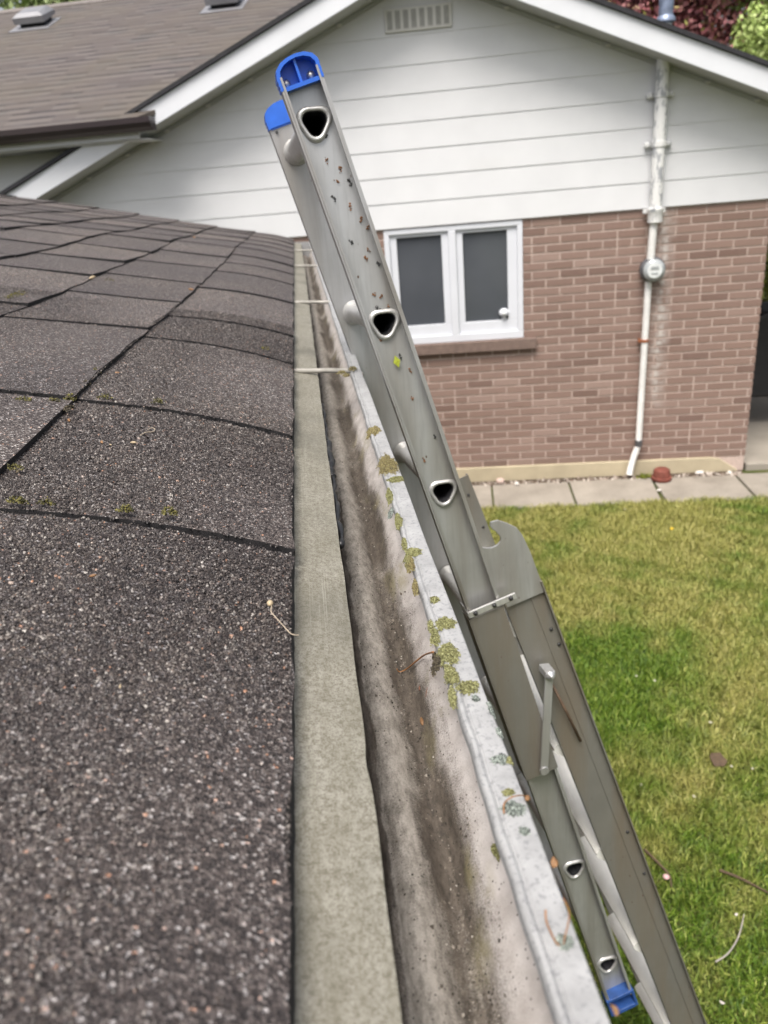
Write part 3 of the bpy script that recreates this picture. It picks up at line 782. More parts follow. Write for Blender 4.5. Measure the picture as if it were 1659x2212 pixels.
# ================================================================ LADDER
LP = np.array([0.03518647, 1.15767761, 0.08493927]); LT = np.array([0.25400919, -0.04863027, -0.96597848])
LD = np.array([-0.09341715, 0.99283232, -0.07454671]); LN = np.array([0.96267989, 0.1091745, 0.24764563])
LL = .281
lad = thing('ladder', 'aluminium extension ladder with blue end caps leaning against the gutter', 'ladder', LP + LT*2.74)
def L(t_, n_, d_=0.0): return LP + LT*t_ + LN*n_ + LD*d_
def lbox(mb, t0, t1, n0, n1, d0, d1, **k):
    c = L((t0+t1)/2, (n0+n1)/2, (d0+d1)/2); mb.box(c, (t1-t0, n1-n0, d1-d0), (LT, LN, LD), **k)
def dshape(r=.0165, k=20):
    """rounded triangle, flat side up (towards -t): list of (t, n)"""
    out = []
    for i in range(k):
        a = 2*math.pi*i/k
        rr = r*(1 + .12*math.cos(3*(a + .251)))
        out.append((rr*math.cos(a)*1.02, rr*math.sin(a)*1.05))
    return out
def web_with_holes(name, t0, t1, n0, n1, d_, thick, holes, mat, parent, flange, fdir, hr=.0165):
    bm = bmesh.new()
    outl = [(t0, n0), (t1, n0), (t1, n1), (t0, n1)]
    edges = []
    def loop(pts):
        vs = [bm.verts.new(Vector(L(a, b, d_))) for a, b in pts]
        for i in range(len(vs)): edges.append(bm.edges.new((vs[i], vs[(i+1) % len(vs)])))
    loop(outl)
    for h in holes: loop([(h + a, .004 + b) for a, b in dshape(hr)])
    bmesh.ops.triangle_fill(bm, use_beauty=True, use_dissolve=False, edges=edges)
    bm.verts.ensure_lookup_table()
    idx = {v: i for i, v in enumerate(bm.verts)}
    mb = MB(); mb.raw([v.co for v in bm.verts], [tuple(idx[v] for v in f.verts) for f in bm.faces], 0, .5)
    bm.free()
    a, b = (d_ - flange, d_) if fdir < 0 else (d_, d_ + flange)
    lbox(mb, t0, t1, n0 - .0028, n0, a, b); lbox(mb, t0, t1, n1, n1 + .0028, a, b)
    # small inward beads at the flange ends
    e = a if fdir < 0 else b
    lbox(mb, t0, t1, n0 + .0002, n0 + .003, e - .0015, e + .0013); lbox(mb, t0, t1, n1 - .003, n1 - .0002, e - .0015, e + .0013)
    return mb.build(name, mat, parent)
S = .28
rt = [S*i for i in range(7)]
web_with_holes('stile', -.060, 1.765, -.0235, .0290, 0.0, .002, [q for q in rt if not .8 < q < 1.14], M['alu'], lad, .020, -1)
web_with_holes('stile', -.060, 1.765, -.0235, .0290, LL, .002, [], M['alu'], lad, .020, 1)
for i, q in enumerate(rt):
    mb = MB(); ds = dshape(.0155); k = len(ds)
    vs = [L(q + a, .004 + b, d_) for d_ in (-.002, LL + .001) for a, b in ds]
    ds2 = dshape(.0138); vs += [L(q + a, .004 + b, d_) for d_ in (-.002, LL + .001) for a, b in ds2]
    fs = [(j, (j+1) % k, k + (j+1) % k, k + j) for j in range(k)] + [(2*k + j, 3*k + j, 3*k + (j+1) % k, 2*k + (j+1) % k) for j in range(k)]
    mb.raw(vs, fs[:k], 0, .5); b_ = len(mb.v) - len(vs); mb.f += [tuple(b_ + j for j in q_) for q_ in fs[k:]]; mb.mi += [1]*k
    mb.lathe([(.019, 0), (.0185, .003), (.015, .006)], L(q, .004, LL - .0065), LD, 16)
    mb.lathe([(.022, 0), (.020, .006), (.016, .016), (.0148, .022)], L(q, .004, LL - .002), -LD, 18)
    rung = mb.build('rung', [M['alu_bright'], M['bore']], lad, smooth=True, auto=True)
    if .8 < q < 1.14: continue
    # flared collar where the rung comes through the web
    ring = [(.0152, -.0015), (.0158, -.0042), (.0178, -.0052), (.0204, -.0044), (.0222, -.0012)]
    mb = MB(); vs = []
    for r_, d_ in ring:
        vs += [L(q + a, .004 + b, d_) for a, b in dshape(r_, 40)]
    if i == 0:   # knurled flat
        vs = [L(*(np.array([q, .004, 0]) + np.array([(v_ - L(q, .004)) @ LT, (v_ - L(q, .004)) @ LN, (v_ - L(q, .004)) @ LD - (.0007 if (j % 2 and (v_ - L(q,.004)) @ LT < -.008) else 0)]))) for j, v_ in enumerate(vs)]
    fs = [(i_*40 + j, i_*40 + (j+1) % 40, (i_+1)*40 + (j+1) % 40, (i_+1)*40 + j) for i_ in range(4) for j in range(40)]
    mb.raw(vs, fs, 0, .5); mb.build('collar', M['alu_bright'], rung, smooth=True)
def cap(d0, d1, solid, label=None):
    # arch rim
    arch = [(-.044, -.0268), (-.060, -.0274), (-.0692, -.0245), (-.0755, -.0165), (-.0790, -.006), (-.0803, .006), (-.0790, .0175), (-.0745, .0270), (-.0670, .0322), (-.044, .0322)]
    fine = []
    for i in range(len(arch)-1):
        for s_ in np.linspace(0, 1, 6, endpoint=False):
            fine.append((arch[i][0]*(1-s_) + arch[i+1][0]*s_, arch[i][1]*(1-s_) + arch[i+1][1]*s_))
    fine.append(arch[-1])
    c0 = np.array([-.055, .0028])
    ins = [tuple(c0 + (np.array(q) - c0)*.84) for q in fine]
    ins = [(max(-9, a), b) for a, b in ins]
    rib = [tuple(np.array(q) + (np.array(q)-c0)*(.018 if i % 2 else -.006)) for i, q in enumerate(fine)]
    mb = MB(); n = len(fine)
    vs = [L(a, b, d0) for a, b in rib] + [L(a, b, d0) for a, b in ins] + [L(a, b, d1) for a, b in rib] + [L(a, b, d1) for a, b in ins]
    fs = []
    for i in range(n-1):
        fs += [(i, i+1, n+i+1, n+i), (n+i, n+i+1, 3*n+i+1, 3*n+i), (i, 2*n+i, 2*n+i+1, i+1), (2*n+i, 3*n+i, 3*n+i+1, 2*n+i+1)]
    mb.raw(vs, fs, 0, .5)
    back = d1 - .004 if not solid else d0
    mb.prism([(a, b) for a, b in ins], L(0, 0, back), LT, LN, LD*.003)
    lbox(mb, -.048, -.043, -.0235, .0285, d0 + .002, d1)          # lower rim
    if not solid: lbox(mb, -.077, -.048, .001, .0042, d0 + .004, d1 - .001)
    ob = mb.build('end_cap', M['blue'], lad)
    if not solid:
        for tt, n_ in ((-.0535, -.0155), (-.0535, .0195)):
            r_ = MB(); r_.lathe([(.0060, 0), (.0058, .0025), (.0042, .0055), (.001, .0066)], L(tt, n_, back), -LD, 14); r_.build('rivet', M['rivet'], ob, smooth=True)
    return ob
cap(-.0205, .003, False); cap(LL - .004, LL + .021, True)
mb = MB(); lbox(mb, -.040, -.036, -.018, -.014, LL-.003, LL-.001); mb.build('screw_head', M['bolt'], lad)
# bottom feet of the front section
for d0, d1 in ((-.024, .004), (LL - .004, LL + .024)):
    mb = MB(); lbox(mb, 1.752, 1.800, -.0285, -.0225, d0, d1); lbox(mb, 1.752, 1.800, .0290, .0350, d0, d1); lbox(mb, 1.792, 1.802, -.0225, .0290, d0, d1); lbox(mb, 1.752, 1.760, -.0225, .0290, d0, d1 - .001)
    lbox(mb, 1.760, 1.792, -.0225, .0290, d1 - .005, d1 - .001)
    mb.build('foot', M['blue_shaded'], lad, bevel=.0015)
# rear (outer) section, splayed a little
SLN = .0486
def B(s_, w_, d_=0.0, t0=.69):       # s along the rear stile, w across it
    tb = (LT + LN*SLN); tb = tb/np.linalg.norm(tb); nb = (LN - LT*SLN); nb = nb/np.linalg.norm(nb)
    return LP + LT*t0 + LN*.034 + tb*s_ + nb*w_ + LD*d_ + LN*(.025*d_)
tb = (LT + LN*SLN); tb = tb/np.linalg.norm(tb); nb = (LN - LT*SLN); nb = nb/np.linalg.norm(nb)
BLEN = (B(0, 0)[2] + 2.545)/(-tb[2])
for dd, sg in ((.006, -1), (.318, 1)):
    mb = MB()
    s0 = .09 if sg < 0 else -.02
    c = (B(s0, .0375, dd) + B(BLEN, .0375, dd))/2
    mb.box(c, (BLEN - s0, .072, .0025), (tb, nb, LD))
    for w_ in (.0015, .0735):
        c = (B(s0, w_, dd) + B(BLEN, w_, dd))/2
        mb.box(c + LD*sg*.0055, (BLEN - s0, .0026, .013), (tb, nb, LD))
    for w_, hh in ((.050, .0010),):
        c = (B(s0 + .01, w_, dd) + B(BLEN, w_, dd))/2
        mb.box(c + LD*sg*.002, (BLEN - s0 - .02, .004, hh*2), (tb, nb, LD))
    st = mb.build('stile', M['alu_shaded'], lad)
    mb = MB(); c = B(BLEN - .018, .0375, dd); mb.box(c, (.05, .084, .03), (tb, nb, LD)); mb.build('foot', M['blue'], lad, bevel=.003)
for tt, w_ in ((.02, .066), (.10, .062), (.135, .066), (.60, .062), (.72, .064)):
    mb = MB(); mb.lathe([(.0034, 0), (.0030, .002), (.0012, .0028)], B(tt + .09, w_, .0045), -LD, 12); mb.build('bolt', M['bolt'], lad, smooth=True)
for tt, w_ in ((.02, .060), (.10, .064)):
    mb = MB(); mb.lathe([(.0030, 0), (.0026, .0015), (.001, .002)], B(tt, w_, .3165), -LD, 12); mb.build('bolt', M['bolt'], lad, smooth=True)
# rungs of the rear section
s_ = .16
while s_ < BLEN - .06:
    mb = MB(); ds = [(a*1.15, b*2.2) for a, b in dshape(.0165, 18)]; k = len(ds)
    vs = [B(s_ + a, .024 + b, d_) for d_ in (.0075, .3165) for a, b in ds]
    mb.raw(vs, [(j, (j+1) % k, k + (j+1) % k, k + j) for j in range(k)] + [tuple(range(k-1, -1, -1)), tuple(range(k, 2*k))], 0, .5)
    mb.build('rung', M['tread'], lad, smooth=True, auto=True)
    s_ += S*.5 if False else S
# hook plate at the head of the rear section
mb = MB()
hp = [(.641, .062), (.6425, .074), (.655, .088), (.668, .100), (.684, .1055), (.72, .110), (.80, .1135), (.80, .036), (.70, .033), (.676, .0335), (.682, .043), (.6845, .051), (.6838, .060), (.680, .067), (.673, .0695), (.667, .068), (.664, .066), (.660, .0655), (.654, .061), (.647, .0588)]
mb.prism(hp, L(0, 0, -.001), LT, LN, LD*.005); mb.build('hook_plate', M['alu'], lad, bevel=.0006)
# guide strap across the front section, with bolts
mb = MB(); lbox(mb, .764, .776, -.0265, .058, -.0275, -.0235); lbox(mb, .764, .776, -.0290, -.0265, -.0275, .02); sp = mb.build('guide_strap', M['alu_bright'], lad, bevel=.0012)
for n_ in (-.016, .018, .048):
    mb = MB(); mb.lathe([(.0042, 0), (.0036, .003), (.001, .004)], L(.770, n_, -.0272), -LD, 12); mb.build('bolt', M['bolt'], sp, smooth=True)
# guide channel enclosing the front stile below the strap
mb = MB(); lbox(mb, .780, 1.135, -.0275, .0335, -.0235, -.0212); lbox(mb, .780, 1.135, -.0300, -.0276, -.0235, .018); mb.build('guide_channel', M['alu_shaded'], lad, bevel=.0006)
# pivoting lock bar; the rust-stained groove beside it is drawn as a thin rod
mb = MB(); a = L(.935, .070, -.030); b = L(1.122, .006, -.030); ax = (b - a)/np.linalg.norm(b - a); wd = np.cross(LD, ax)
mb.box((a + b)/2, (np.linalg.norm(b - a), .015, .004), (ax, wd, LD)); mb.lathe([(.0085, 0), (.0085, .006), (.004, .010), (.003, .013)], a - LD*.002, -LD, 14); mb.lathe([(.0085, -.002), (.0085, .0045)], b, -LD, 16)
mb.box(a + LD*.010, (.012, .018, .03), (ax, wd, LD)); mb.build('lock_bar', M['alu'], lad, bevel=.0008)
mb = MB(); mb.tube([L(.965, .072, -.012), L(1.04, .083, -.010), L(1.118, .093, -.004)], .0026, 8); mb.build('rust_groove', simple('rust_groove_brown', (.16,.105,.07), .6, .4, .3, 60), lad, smooth=True)
# rust crumbs and a green leaf stuck to the front stile
crumbs = [(.018,.013),(.064,.016),(.078,.007),(.084,.022),(.115,.012),(.135,.021),(.158,-.002),(.178,.017),(.186,.009),(.20,.024),(.235,.004),(.242,.012),(.255,.002),(.262,.018),(.048,.002),(.095,-.006),(.148,.026),(.30,-.010),(.335,.010),(.36,.018),(.40,.006),(.47,.020),(.50,-.008)]
for i, (a, b) in enumerate(crumbs):
    g = np.random.default_rng(900 + i); n = 9
    P = np.array([L(a + g.normal(0, .0022), b + g.normal(0, .0012), -.001) for _ in range(n)])
    V, F, rn = chips(P, np.tile(-LD, (n, 1)), g.uniform(.0014, .0040, n), .4, 950 + i)
    link_mesh('rust_crumb', V, F, M['rust'] if i % 3 else M['bolt'], lad, rnd=rn)
mb = MB(); c = L(.338, .002, -.004)
mb.raw([c - LT*.009, c - LN*.006 - LD*.002, c + LT*.010 - LD*.001, c + LN*.005 - LD*.003, c + LT*.001 - LD*.001], [(0, 1, 4), (1, 2, 4), (2, 3, 4), (3, 0, 4)], 0, .5)
tag(mb.build('leaf', M['leaf_green']), 'small yellow green leaf stuck to the ladder stile', 'leaf')

# ================================================================ THE BRICK HOUSE
TH = -0.198963072
W = np.array([math.cos(TH), math.sin(TH), 0.0]); NI = np.array([-math.sin(TH), math.cos(TH), 0.0]); UP = np.array([0, 0, 1.0])
WO = np.array([0, 6.77395869, 0.0])
def H(a, z, off=0.0): return WO + W*a - NI*off + UP*z          # along the wall, height, metres out towards the viewer
HAX = (W, -NI, UP)
def hbox(mb, a0, a1, z0, z1, o0, o1, **k):
    mb.box(H((a0+a1)/2, (z0+z1)/2, (o0+o1)/2), (a1-a0, o1-o0, z1-z0), HAX, **k)
GZ = -2.55
# the house is built in its own turned frame so that its materials run along the wall
house = thing('brick_house', 'brown brick house with white horizontal siding in its gable', 'house', H(0, GZ))
house.rotation_euler = (0, 0, TH)
_HR = np.array([W, NI, UP])
def to_house(ob):
    """mesh made in the eye frame -> coordinates of the turned house frame"""
    me = ob.data; n = len(me.vertices); co = np.zeros(n*3, np.float32); me.vertices.foreach_get('co', co)
    co = (co.reshape(-1, 3) @ _HR.T).astype(np.float32); me.vertices.foreach_set('co', co.ravel()); me.update()
    return ob
ZS = -.3225                              # underside of the siding
A0, A1 = -3.6, 3.72
OP = (.700, 1.822, -1.268, -.330)         # window opening
# --- brick wall: mortar bed with proud bricks
mb = MB()
for a0, a1, z0, z1 in ((A0, OP[0], GZ, ZS + .1), (OP[1], A1 - .004, GZ, ZS + .1), (OP[0], OP[1], GZ, OP[2]), (OP[0], OP[1], OP[3], ZS + .1)):
    hbox(mb, a0, a1, z0, z1, -.20, 0.0, mi=1)
# right hand side wall running back
hbox(mb, A1 - .204, A1 - .004, GZ, ZS + .4, -7.0, -.2005, mi=1)
CH = .0673; BL = .224
z = -2.41; k = 0
while z < ZS - .01:
    z1 = min(z + CH - .0165, ZS + .03)
    off_ = (k % 2)*BL/2 + .035
    ranges = [(A0, OP[0]), (OP[1], A1)] if (z + .02 > OP[2] and z < OP[3]) else [(A0, A1)]
    header = (k % 6 == 3)
    a = A1 - off_ - BL*34
    while a < A1:
        w_ = BL
        pieces = [(a, a + w_)]
        if header and int(round((a - A1)/BL)) % 3 == 0: pieces = [(a, a + w_/2), (a + w_/2, a + w_)]
        for p0, p1 in pieces:
            q0, q1 = p0 + .0062, p1 - .0062
            for r0, r1 in ranges:
                b0, b1 = max(q0, r0), min(q1, r1)
                if p1 > A1 - .01 and r1 == A1: b1 = A1
                if b1 - b0 > .02: hbox(mb, b0, b1, z + .0, z1, .0005, .0055 + random.uniform(-.001, .001), rnd=min(1, max(0, random.gauss(.5, .27))))
        a += w_
    # end faces down the right hand corner
    z += CH; k += 1
wall = to_house(mb.build('brick_wall', [M['brick'], M['mortar']], house))
# --- foundation, sloped end
mb = MB(); mb.prism([(A0, GZ), (A0, -2.411), (3.42, -2.411), (3.50, -2.425), (3.66, -2.535), (3.66, GZ)], H(0, 0, .001), W, UP, -NI*.028); to_house(mb.build('foundation', M['parge'], house, bevel=.006))
# --- siding boards
ZR = 1.385; AP = 1.11; SL, SR = .402, .418
def zs_l(a): return ZR - (AP - a)*SL
def zs_r(a): return ZR - (a - AP)*SR
mb = MB(); zb = ZS; i = 0
while zb < ZR - .02:
    zt = zb + .1905
    def clipx(z_): return max(A0, AP - (ZR - z_)/SL), min(A1, AP + (ZR - z_)/SR)
    l0, r0 = clipx(zb)
    if zt < ZR:
        l1, r1 = clipx(zt)
        pts = [(l0, zb), (r0, zb)] + ([(A1, zs_r(A1))] if r0 == A1 and r1 < A1 else []) + [(r1, zt), (l1, zt)] + ([(A0, zs_l(A0))] if l0 == A0 and l1 > A0 else [])
    else:
        pts = [(l0, zb), (r0, zb), (AP, ZR)]
    def off_at(z_): return .025 - .0048*(z_ - zb)/.1905
    front = [H(a, z_, off_at(z_)) for a, z_ in pts]; back = [H(a, z_, .002) for a, z_ in pts]; n = len(pts)
    mb.raw(front + back, [tuple(range(n))] + [(i_, n+i_, n+(i_+1) % n, (i_+1) % n) for i_ in range(n)], 0, .5)
    zb = zt; i += 1
to_house(mb.build('siding', M['siding'], house))
# --- soffits, rake boards, gable roof
RO = .30
for nm, sgn in (('l', -1), ('r', 1)):
    sl = SL if sgn < 0 else SR
    far_a = AP + sgn*(4.7 if sgn > 0 else 4.9)
    zf = ZR - abs(far_a - AP)*sl
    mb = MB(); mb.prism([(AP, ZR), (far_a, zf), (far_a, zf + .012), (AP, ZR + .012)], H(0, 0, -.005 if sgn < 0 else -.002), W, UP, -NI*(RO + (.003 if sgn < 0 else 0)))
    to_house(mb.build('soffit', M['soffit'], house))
    mb = MB(); mb.prism([(AP, ZR - .002), (far_a, zf - .002), (far_a, zf + .148), (AP, ZR + .150)], H(0, 0, RO + .0005), W, UP, -NI*.022)
    to_house(mb.build('rake_board', M['white'], house, bevel=.003))
    # J trim under the soffit with its little clips
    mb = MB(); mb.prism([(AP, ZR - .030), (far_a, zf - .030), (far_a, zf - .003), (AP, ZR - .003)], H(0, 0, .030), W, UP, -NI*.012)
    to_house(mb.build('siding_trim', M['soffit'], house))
    q = .25
    while q < 4.4:
        a_ = AP + sgn*q; z_ = ZR - q*sl; mb = MB()
        mb.box(H(a_, z_ - .022, .052), (.035, .02, .016), HAX); q += .36
        to_house(mb.build('soffit_clip', M['vent'], house))
    # roof slab
    back_ = -4.2
    a_end = far_a
    def slab(name, aa0, aa1, o_back, mat, zlift0, zlift1, o_front, uvmap=False):
        z0_, z1_ = ZR - abs(aa0 - AP)*sl, ZR - abs(aa1 - AP)*sl
        m_ = MB(); m_.prism([(aa0, z0_ + zlift0), (aa1, z1_ + zlift0), (aa1, z1_ + zlift1), (aa0, z0_ + zlift1)], H(0, 0, o_front), W, UP, NI*(o_front - o_back))
        return to_house(m_.build(name, mat, house))
    if sgn > 0: slab('gable_roof', AP, a_end, back_, M['shingle_edge'], .152, .182, RO + .045)
    else:
        slab('gable_roof', AP, -.90, -2.0, M['shingle_edge'], .152, .182, RO + .045)
        slab('gable_roof', -.9005, a_end, .0145, M['shingle_edge'], .152, .180, RO + .045)
# --- main roof (shingle plane with UVs), its fascia, gutter, upper wall
EA, RA = (-8.0, 1.0)
ze, zr = .604, 2.235; oe, orr = .47, -3.5
slope_len = math.hypot(oe - orr, zr - ze)
me = bpy.data.meshes.new('main_roof')
vs = [H(EA, ze, oe), H(-1.06, ze, oe), H(RA, ze + (zr-ze)*.52, oe + (orr-oe)*.52), H(RA, zr, orr), H(EA, zr, orr)]
low = [v_ - UP*.03 for v_ in vs]
o_ = ORI[house.name]
allv = [((v_ - o_) @ _HR.T) for v_ in vs + low]
me.from_pydata([tuple(map(float, v_)) for v_ in allv], [], [(0, 1, 2, 3, 4), (9, 8, 7, 6, 5), (0, 5, 6, 1), (1, 6, 7, 2), (2, 7, 8, 3), (3, 8, 9, 4), (4, 9, 5, 0)])
uvl = me.uv_layers.new(name='UVMap')
for poly in me.polygons:
    for li in poly.loop_indices:
        v_ = (vs + low)[me.loops[li].vertex_index] - WO
        uvl.data[li].uv = (float(v_ @ W), float(math.hypot(-(v_ @ NI) - oe, v_[2] - ze)))
me.materials.append(M['far_shingle'])
mr = bpy.data.objects.new('main_roof', me); COL.objects.link(mr); mr.parent = house
# back slope + ridge caps
mb = MB(); mb.prism([(orr, zr), (orr - 3.5, zr - 1.4), (orr - 3.5, zr - 1.43), (orr, zr - .03)], H(EA, 0, 0), -NI, UP, W*(RA - EA)); to_house(mb.build('back_roof_slope', M['shingle_edge'], house))
mb = MB(); a_ = EA
while a_ < RA - .1:
    mb.prism([(orr + .14, zr - .055 + .012), (orr, zr + .014), (orr - .14, zr - .055 + .012), (orr - .14, zr - .06), (orr, zr + .004), (orr + .14, zr - .06)], H(a_, 0, 0), -NI, UP + W*.0, W*.26); a_ += .262
to_house(mb.build('ridge_cap', simple('ridge_shingle', (.16,.14,.13), .85, 0, .2, 12), house))
gb = MB(); gp = [(.375, .600), (.375, .525), (.44, .520), (.475, .545), (.498, .575), (.505, .612), (.490, .612), (.478, .580), (.44, .535), (.385, .540), (.385, .600)]
gb.prism(gp, H(EA, 0, 0), -NI, UP, W*(-.915 - EA)); gb.prism([(.375, .612), (.375, .525), (.44, .520), (.475, .545), (.498, .575), (.505, .612)], H(-.9149, 0, 0), -NI, UP, W*.008)
to_house(gb.build('eave_gutter', M['gutter_brown'], house))
mb = MB(); hbox(mb, EA, -1.05, .482, .600, .352, .374); to_house(mb.build('fascia', M['white'], house))
mb = MB(); hbox(mb, EA, -1.0, .470, .481, -.035, .351); to_house(mb.build('eave_soffit', M['pale_soffit'], house))
mb = MB(); zb = -1.0
while zb < .46:
    zt = min(zb + .1905, .469)
    fr = [H(EA, zb, .012), H(AP - 1.6, zb, .012), H(AP - 1.6, zt, .004), H(EA, zt, .004)]; bk = [H(EA, zb, -.03), H(AP-1.6, zb, -.03), H(AP-1.6, zt, -.03), H(EA, zt, -.03)]
    mb.raw(fr + bk, [(0,1,2,3), (0,4,5,1), (1,5,6,2), (2,6,7,3), (3,7,4,0)], 0, .5); zb = zt
to_house(mb.build('upper_siding', M['siding'], house))
mb = MB(); hbox(mb, EA, -3.62, GZ, -1.0, -.2, .0); to_house(mb.build('left_brick_wall', M['near_wall'], house))
# --- box vents on the main roof
def roof_on_main(x, y):
    v = ray(x, y); nrm = np.cross(W, (H(0, zr, orr) - H(0, ze, oe))); k = ((H(0, ze, oe)) @ nrm)/(v @ nrm); return v*k
upv = (H(0, zr, orr) - H(0, ze, oe)); upv /= np.linalg.norm(upv); nv = np.cross(W, upv)
for (x, y) in ((80, 52), (488, 11)):
    c = roof_on_main(x, y)
    mb = MB(); hw = .17
    lo = [c + W*hw*i + upv*(hw*j) + nv*.045 for i, j in ((-1,-1),(1,-1),(1,1),(-1,1))]
    mid = [c + W*hw*i + upv*(hw*j) + nv*(.105 if j < 0 else .085) for i, j in ((-1,-1),(1,-1),(1,1),(-1,1))]
    hi = [c + W*hw*.72*i + upv*(hw*.72*j) + nv*.135 for i, j in ((-1,-1),(1,-1),(1,1),(-1,1))]
    mb.raw(lo + mid + hi, [(3,2,1,0)] + [(i, (i+1) % 4, 4+(i+1) % 4, 4+i) for i in range(4)] + [(4+i, 4+(i+1) % 4, 8+(i+1) % 4, 8+i) for i in range(4)] + [(8,9,10,11)], 0, .5)
    mb.box(c + nv*.024, (hw*1.5, hw*1.5, .045), (W, upv, nv), mi=1)
    mb.box(c - upv*.05 + nv*.004, (hw*2.6, hw*2.5, .004), (W, upv, nv))
    to_house(mb.build('roof_vent', [M['roof_vent'], M['shingle_edge']], house, bevel=.006))
# --- gable vent with louvres
mb = MB(); hbox(mb, .835, 1.325, 1.035, 1.185, .028, .042)
gv = to_house(mb.build('gable_vent', M['vent'], house, bevel=.003))
for i in range(8):
    a_ = .852 + i*.0595; mb = MB()
    hbox(mb, a_, a_ + .036, 1.052, 1.168, .0425, .0435)
    for j in range(9): hbox(mb, a_ + .001, a_ + .035, 1.053 + j*.0128, 1.0585 + j*.0128, .0436, .0462, mi=1)
    to_house(mb.build('louvre', [M['vent_dark'], M['vent']], gv))
# --- window
mb = MB(); o0, o1 = -.05, .014
for a0, a1, z0, z1 in ((OP[0]+.002, OP[1]-.002, -.372, OP[3]-.002), (OP[0]+.002, OP[1]-.002, OP[2]+.002, -1.205), (OP[0]+.002, .745, -1.205, -.372), (1.777, OP[1]-.002, -1.205, -.372), (1.225, 1.285, -1.205, -.372)):
    hbox(mb, a0, a1, z0, z1, o0, o1)
win = to_house(mb.build('window', M['vinyl'], house, bevel=.003))
for a0, a1 in ((.745, 1.225), (1.285, 1.777)):
    mb = MB(); p0, p1 = (.802, 1.168) if a0 < 1 else (1.340, 1.697); q0, q1 = -1.112, -.400
    z0, z1 = -1.2045, -.3725; a0 += .0005; a1 -= .0005
    for b in ((a0, a1, q1, z1), (a0, a1, z0, q0), (a0, p0, q0, q1), (p1, a1, q0, q1)): hbox(mb, *b, -.045, -.006)
    sash = to_house(mb.build('sash', M['vinyl'], win, bevel=.003))
    mb = MB(); hbox(mb, p0 - .004, p1 + .004, q0 - .004, q1 + .004, -.034, -.026); to_house(mb.build('pane', M['glass'], win))
mb = MB(); hbox(mb, OP[0] - .06, 1.925, -1.360, -1.2685, -.02, .050); to_house(mb.build('window_sill', M['sill'], house, bevel=.006))
# white gadget seen at the window
c = H(1.662, -1.055, -.012)
dev = thing('window_sensor', 'small round white device at the lower corner of the right window pane', 'sensor', c - UP*.05)
mb = MB(); mb.lathe([(.018, -.050), (.022, -.046), (.012, -.03), (.036, -.018), (.043, 0), (.036, .022), (.016, .036)], c, UP, 18); mb.build('body', M['vinyl'], dev, smooth=True)
mb = MB(); mb.lathe([(.012, 0), (.010, .006)], c - NI*.041, -NI, 14); mb.build('lens', M['meter_face'], dev, smooth=True)

# ---------------------------------------------------------------- service conduit and meter
con = thing('service_conduit', 'white electric service conduit with round meter fixed down the brick wall', 'conduit', H(2.80, GZ))
mb = MB(); mb.tube([H(2.83, -.36, .085), H(2.83, .1, .085), H(2.83, .90, .085)], .046, 20); mb.build('riser_pipe', M['conduit_worn'], con, smooth=True, auto=True)
mb = MB(); mb.tube([H(2.83, .90, .085), H(2.83, 1.8, .085)], .050, 20); mb.lathe([(.068, 0), (.066, .02), (.055, .035), (.051, .04)], H(2.83, .91, .085), UP, 20); mb.build('mast', M['mast'], con, smooth=True, auto=True)
for z_ in (.455, .125):
    mb = MB(); mb.lathe([(.048, -.02), (.053, -.018), (.053, .018), (.048, .02)], H(2.83, z_, .085), UP, 20)
    hbox(mb, 2.735, 2.925, z_ - .018, z_ + .018, .036, .042)
    for a_ in (2.752, 2.908): mb.lathe([(.022, 0), (.022, .02), (.012, .028)], H(a_, z_, .042), -NI, 10)
    mb.build('pipe_strap', M['conduit_worn'], con, smooth=True, auto=True)
mb = MB(); mb.lathe([(.050, -.055), (.056, -.05), (.056, .02), (.062, .03), (.062, .05), (.048, .055)], H(2.83, -.375, .085), UP, 22); hbox(mb, 2.745, 2.915, -.36, -.325, .036, .041); mb.build('coupling', M['conduit_worn'], con, smooth=True, auto=True)
mb = MB(); mb.tube([H(2.822, -.43, .085), H(2.815, -.70, .075)], .030, 18); mb.build('upper_pipe', M['conduit'], con, smooth=True, auto=True)
mb = MB()
bend = [H(2.81, -.86, .062), H(2.805, -1.4, .060), H(2.797, -2.25, .060)] + [H(2.797 - .09*math.sin(q)*.9, -2.25 - .22*math.sin(q*.9) - .05*q, .060 + .07*(1-math.cos(q))) for q in (.25, .5, .75, 1.0, 1.25)]
mb.tube(bend, .027, 18); mb.build('lower_pipe', M['conduit'], con, smooth=True, auto=True)
mb = MB(); mb.lathe([(.028, -.03), (.0315, -.026), (.0315, .026), (.028, .03)], H(2.797, -2.235, .060), UP, 18); mb.build('pipe_joint', M['meter_ring'], con, smooth=True, auto=True)
mb = MB(); mb.lathe([(.030, -.012), (.033, -.01), (.033, .01), (.030, .012)], H(2.804, -1.345, .060), UP, 18); hbox(mb, 2.755, 2.772, -1.357, -1.333, .02, .07); mb.build('copper_clamp', simple('copper_clamp', (.42,.16,.08), .5, .5, .2, 40), con, smooth=True, auto=True)
mc = H(2.835, -.782, .045)
mb = MB(); mb.lathe([(.092, -.045), (.092, .02), (.098, .025), (.098, .042), (.088, .046)], mc, -NI, 32); mt = mb.build('meter', M['meter_ring'], con, smooth=True, auto=True)
mb = MB(); mb.lathe([(.086, .0465), (.085, .085), (.078, .098), (.04, .104), (.002, .105)], mc, -NI, 32); mb.build('meter_dome', M['meter_glass'], mt, smooth=True)
mb = MB(); mb.lathe([(.058, .1052), (.056, .1075)], mc, -NI, 28); mb.box(mc - NI*.109 + UP*.02, (.06, .002, .022), HAX, mi=1); mb.box(mc - NI*.1088 - UP*.022, (.05, .002, .012), HAX, mi=1); mb.build('meter_dial', [M['meter_face'], M['meter_glass']], mt, smooth=True, auto=True)

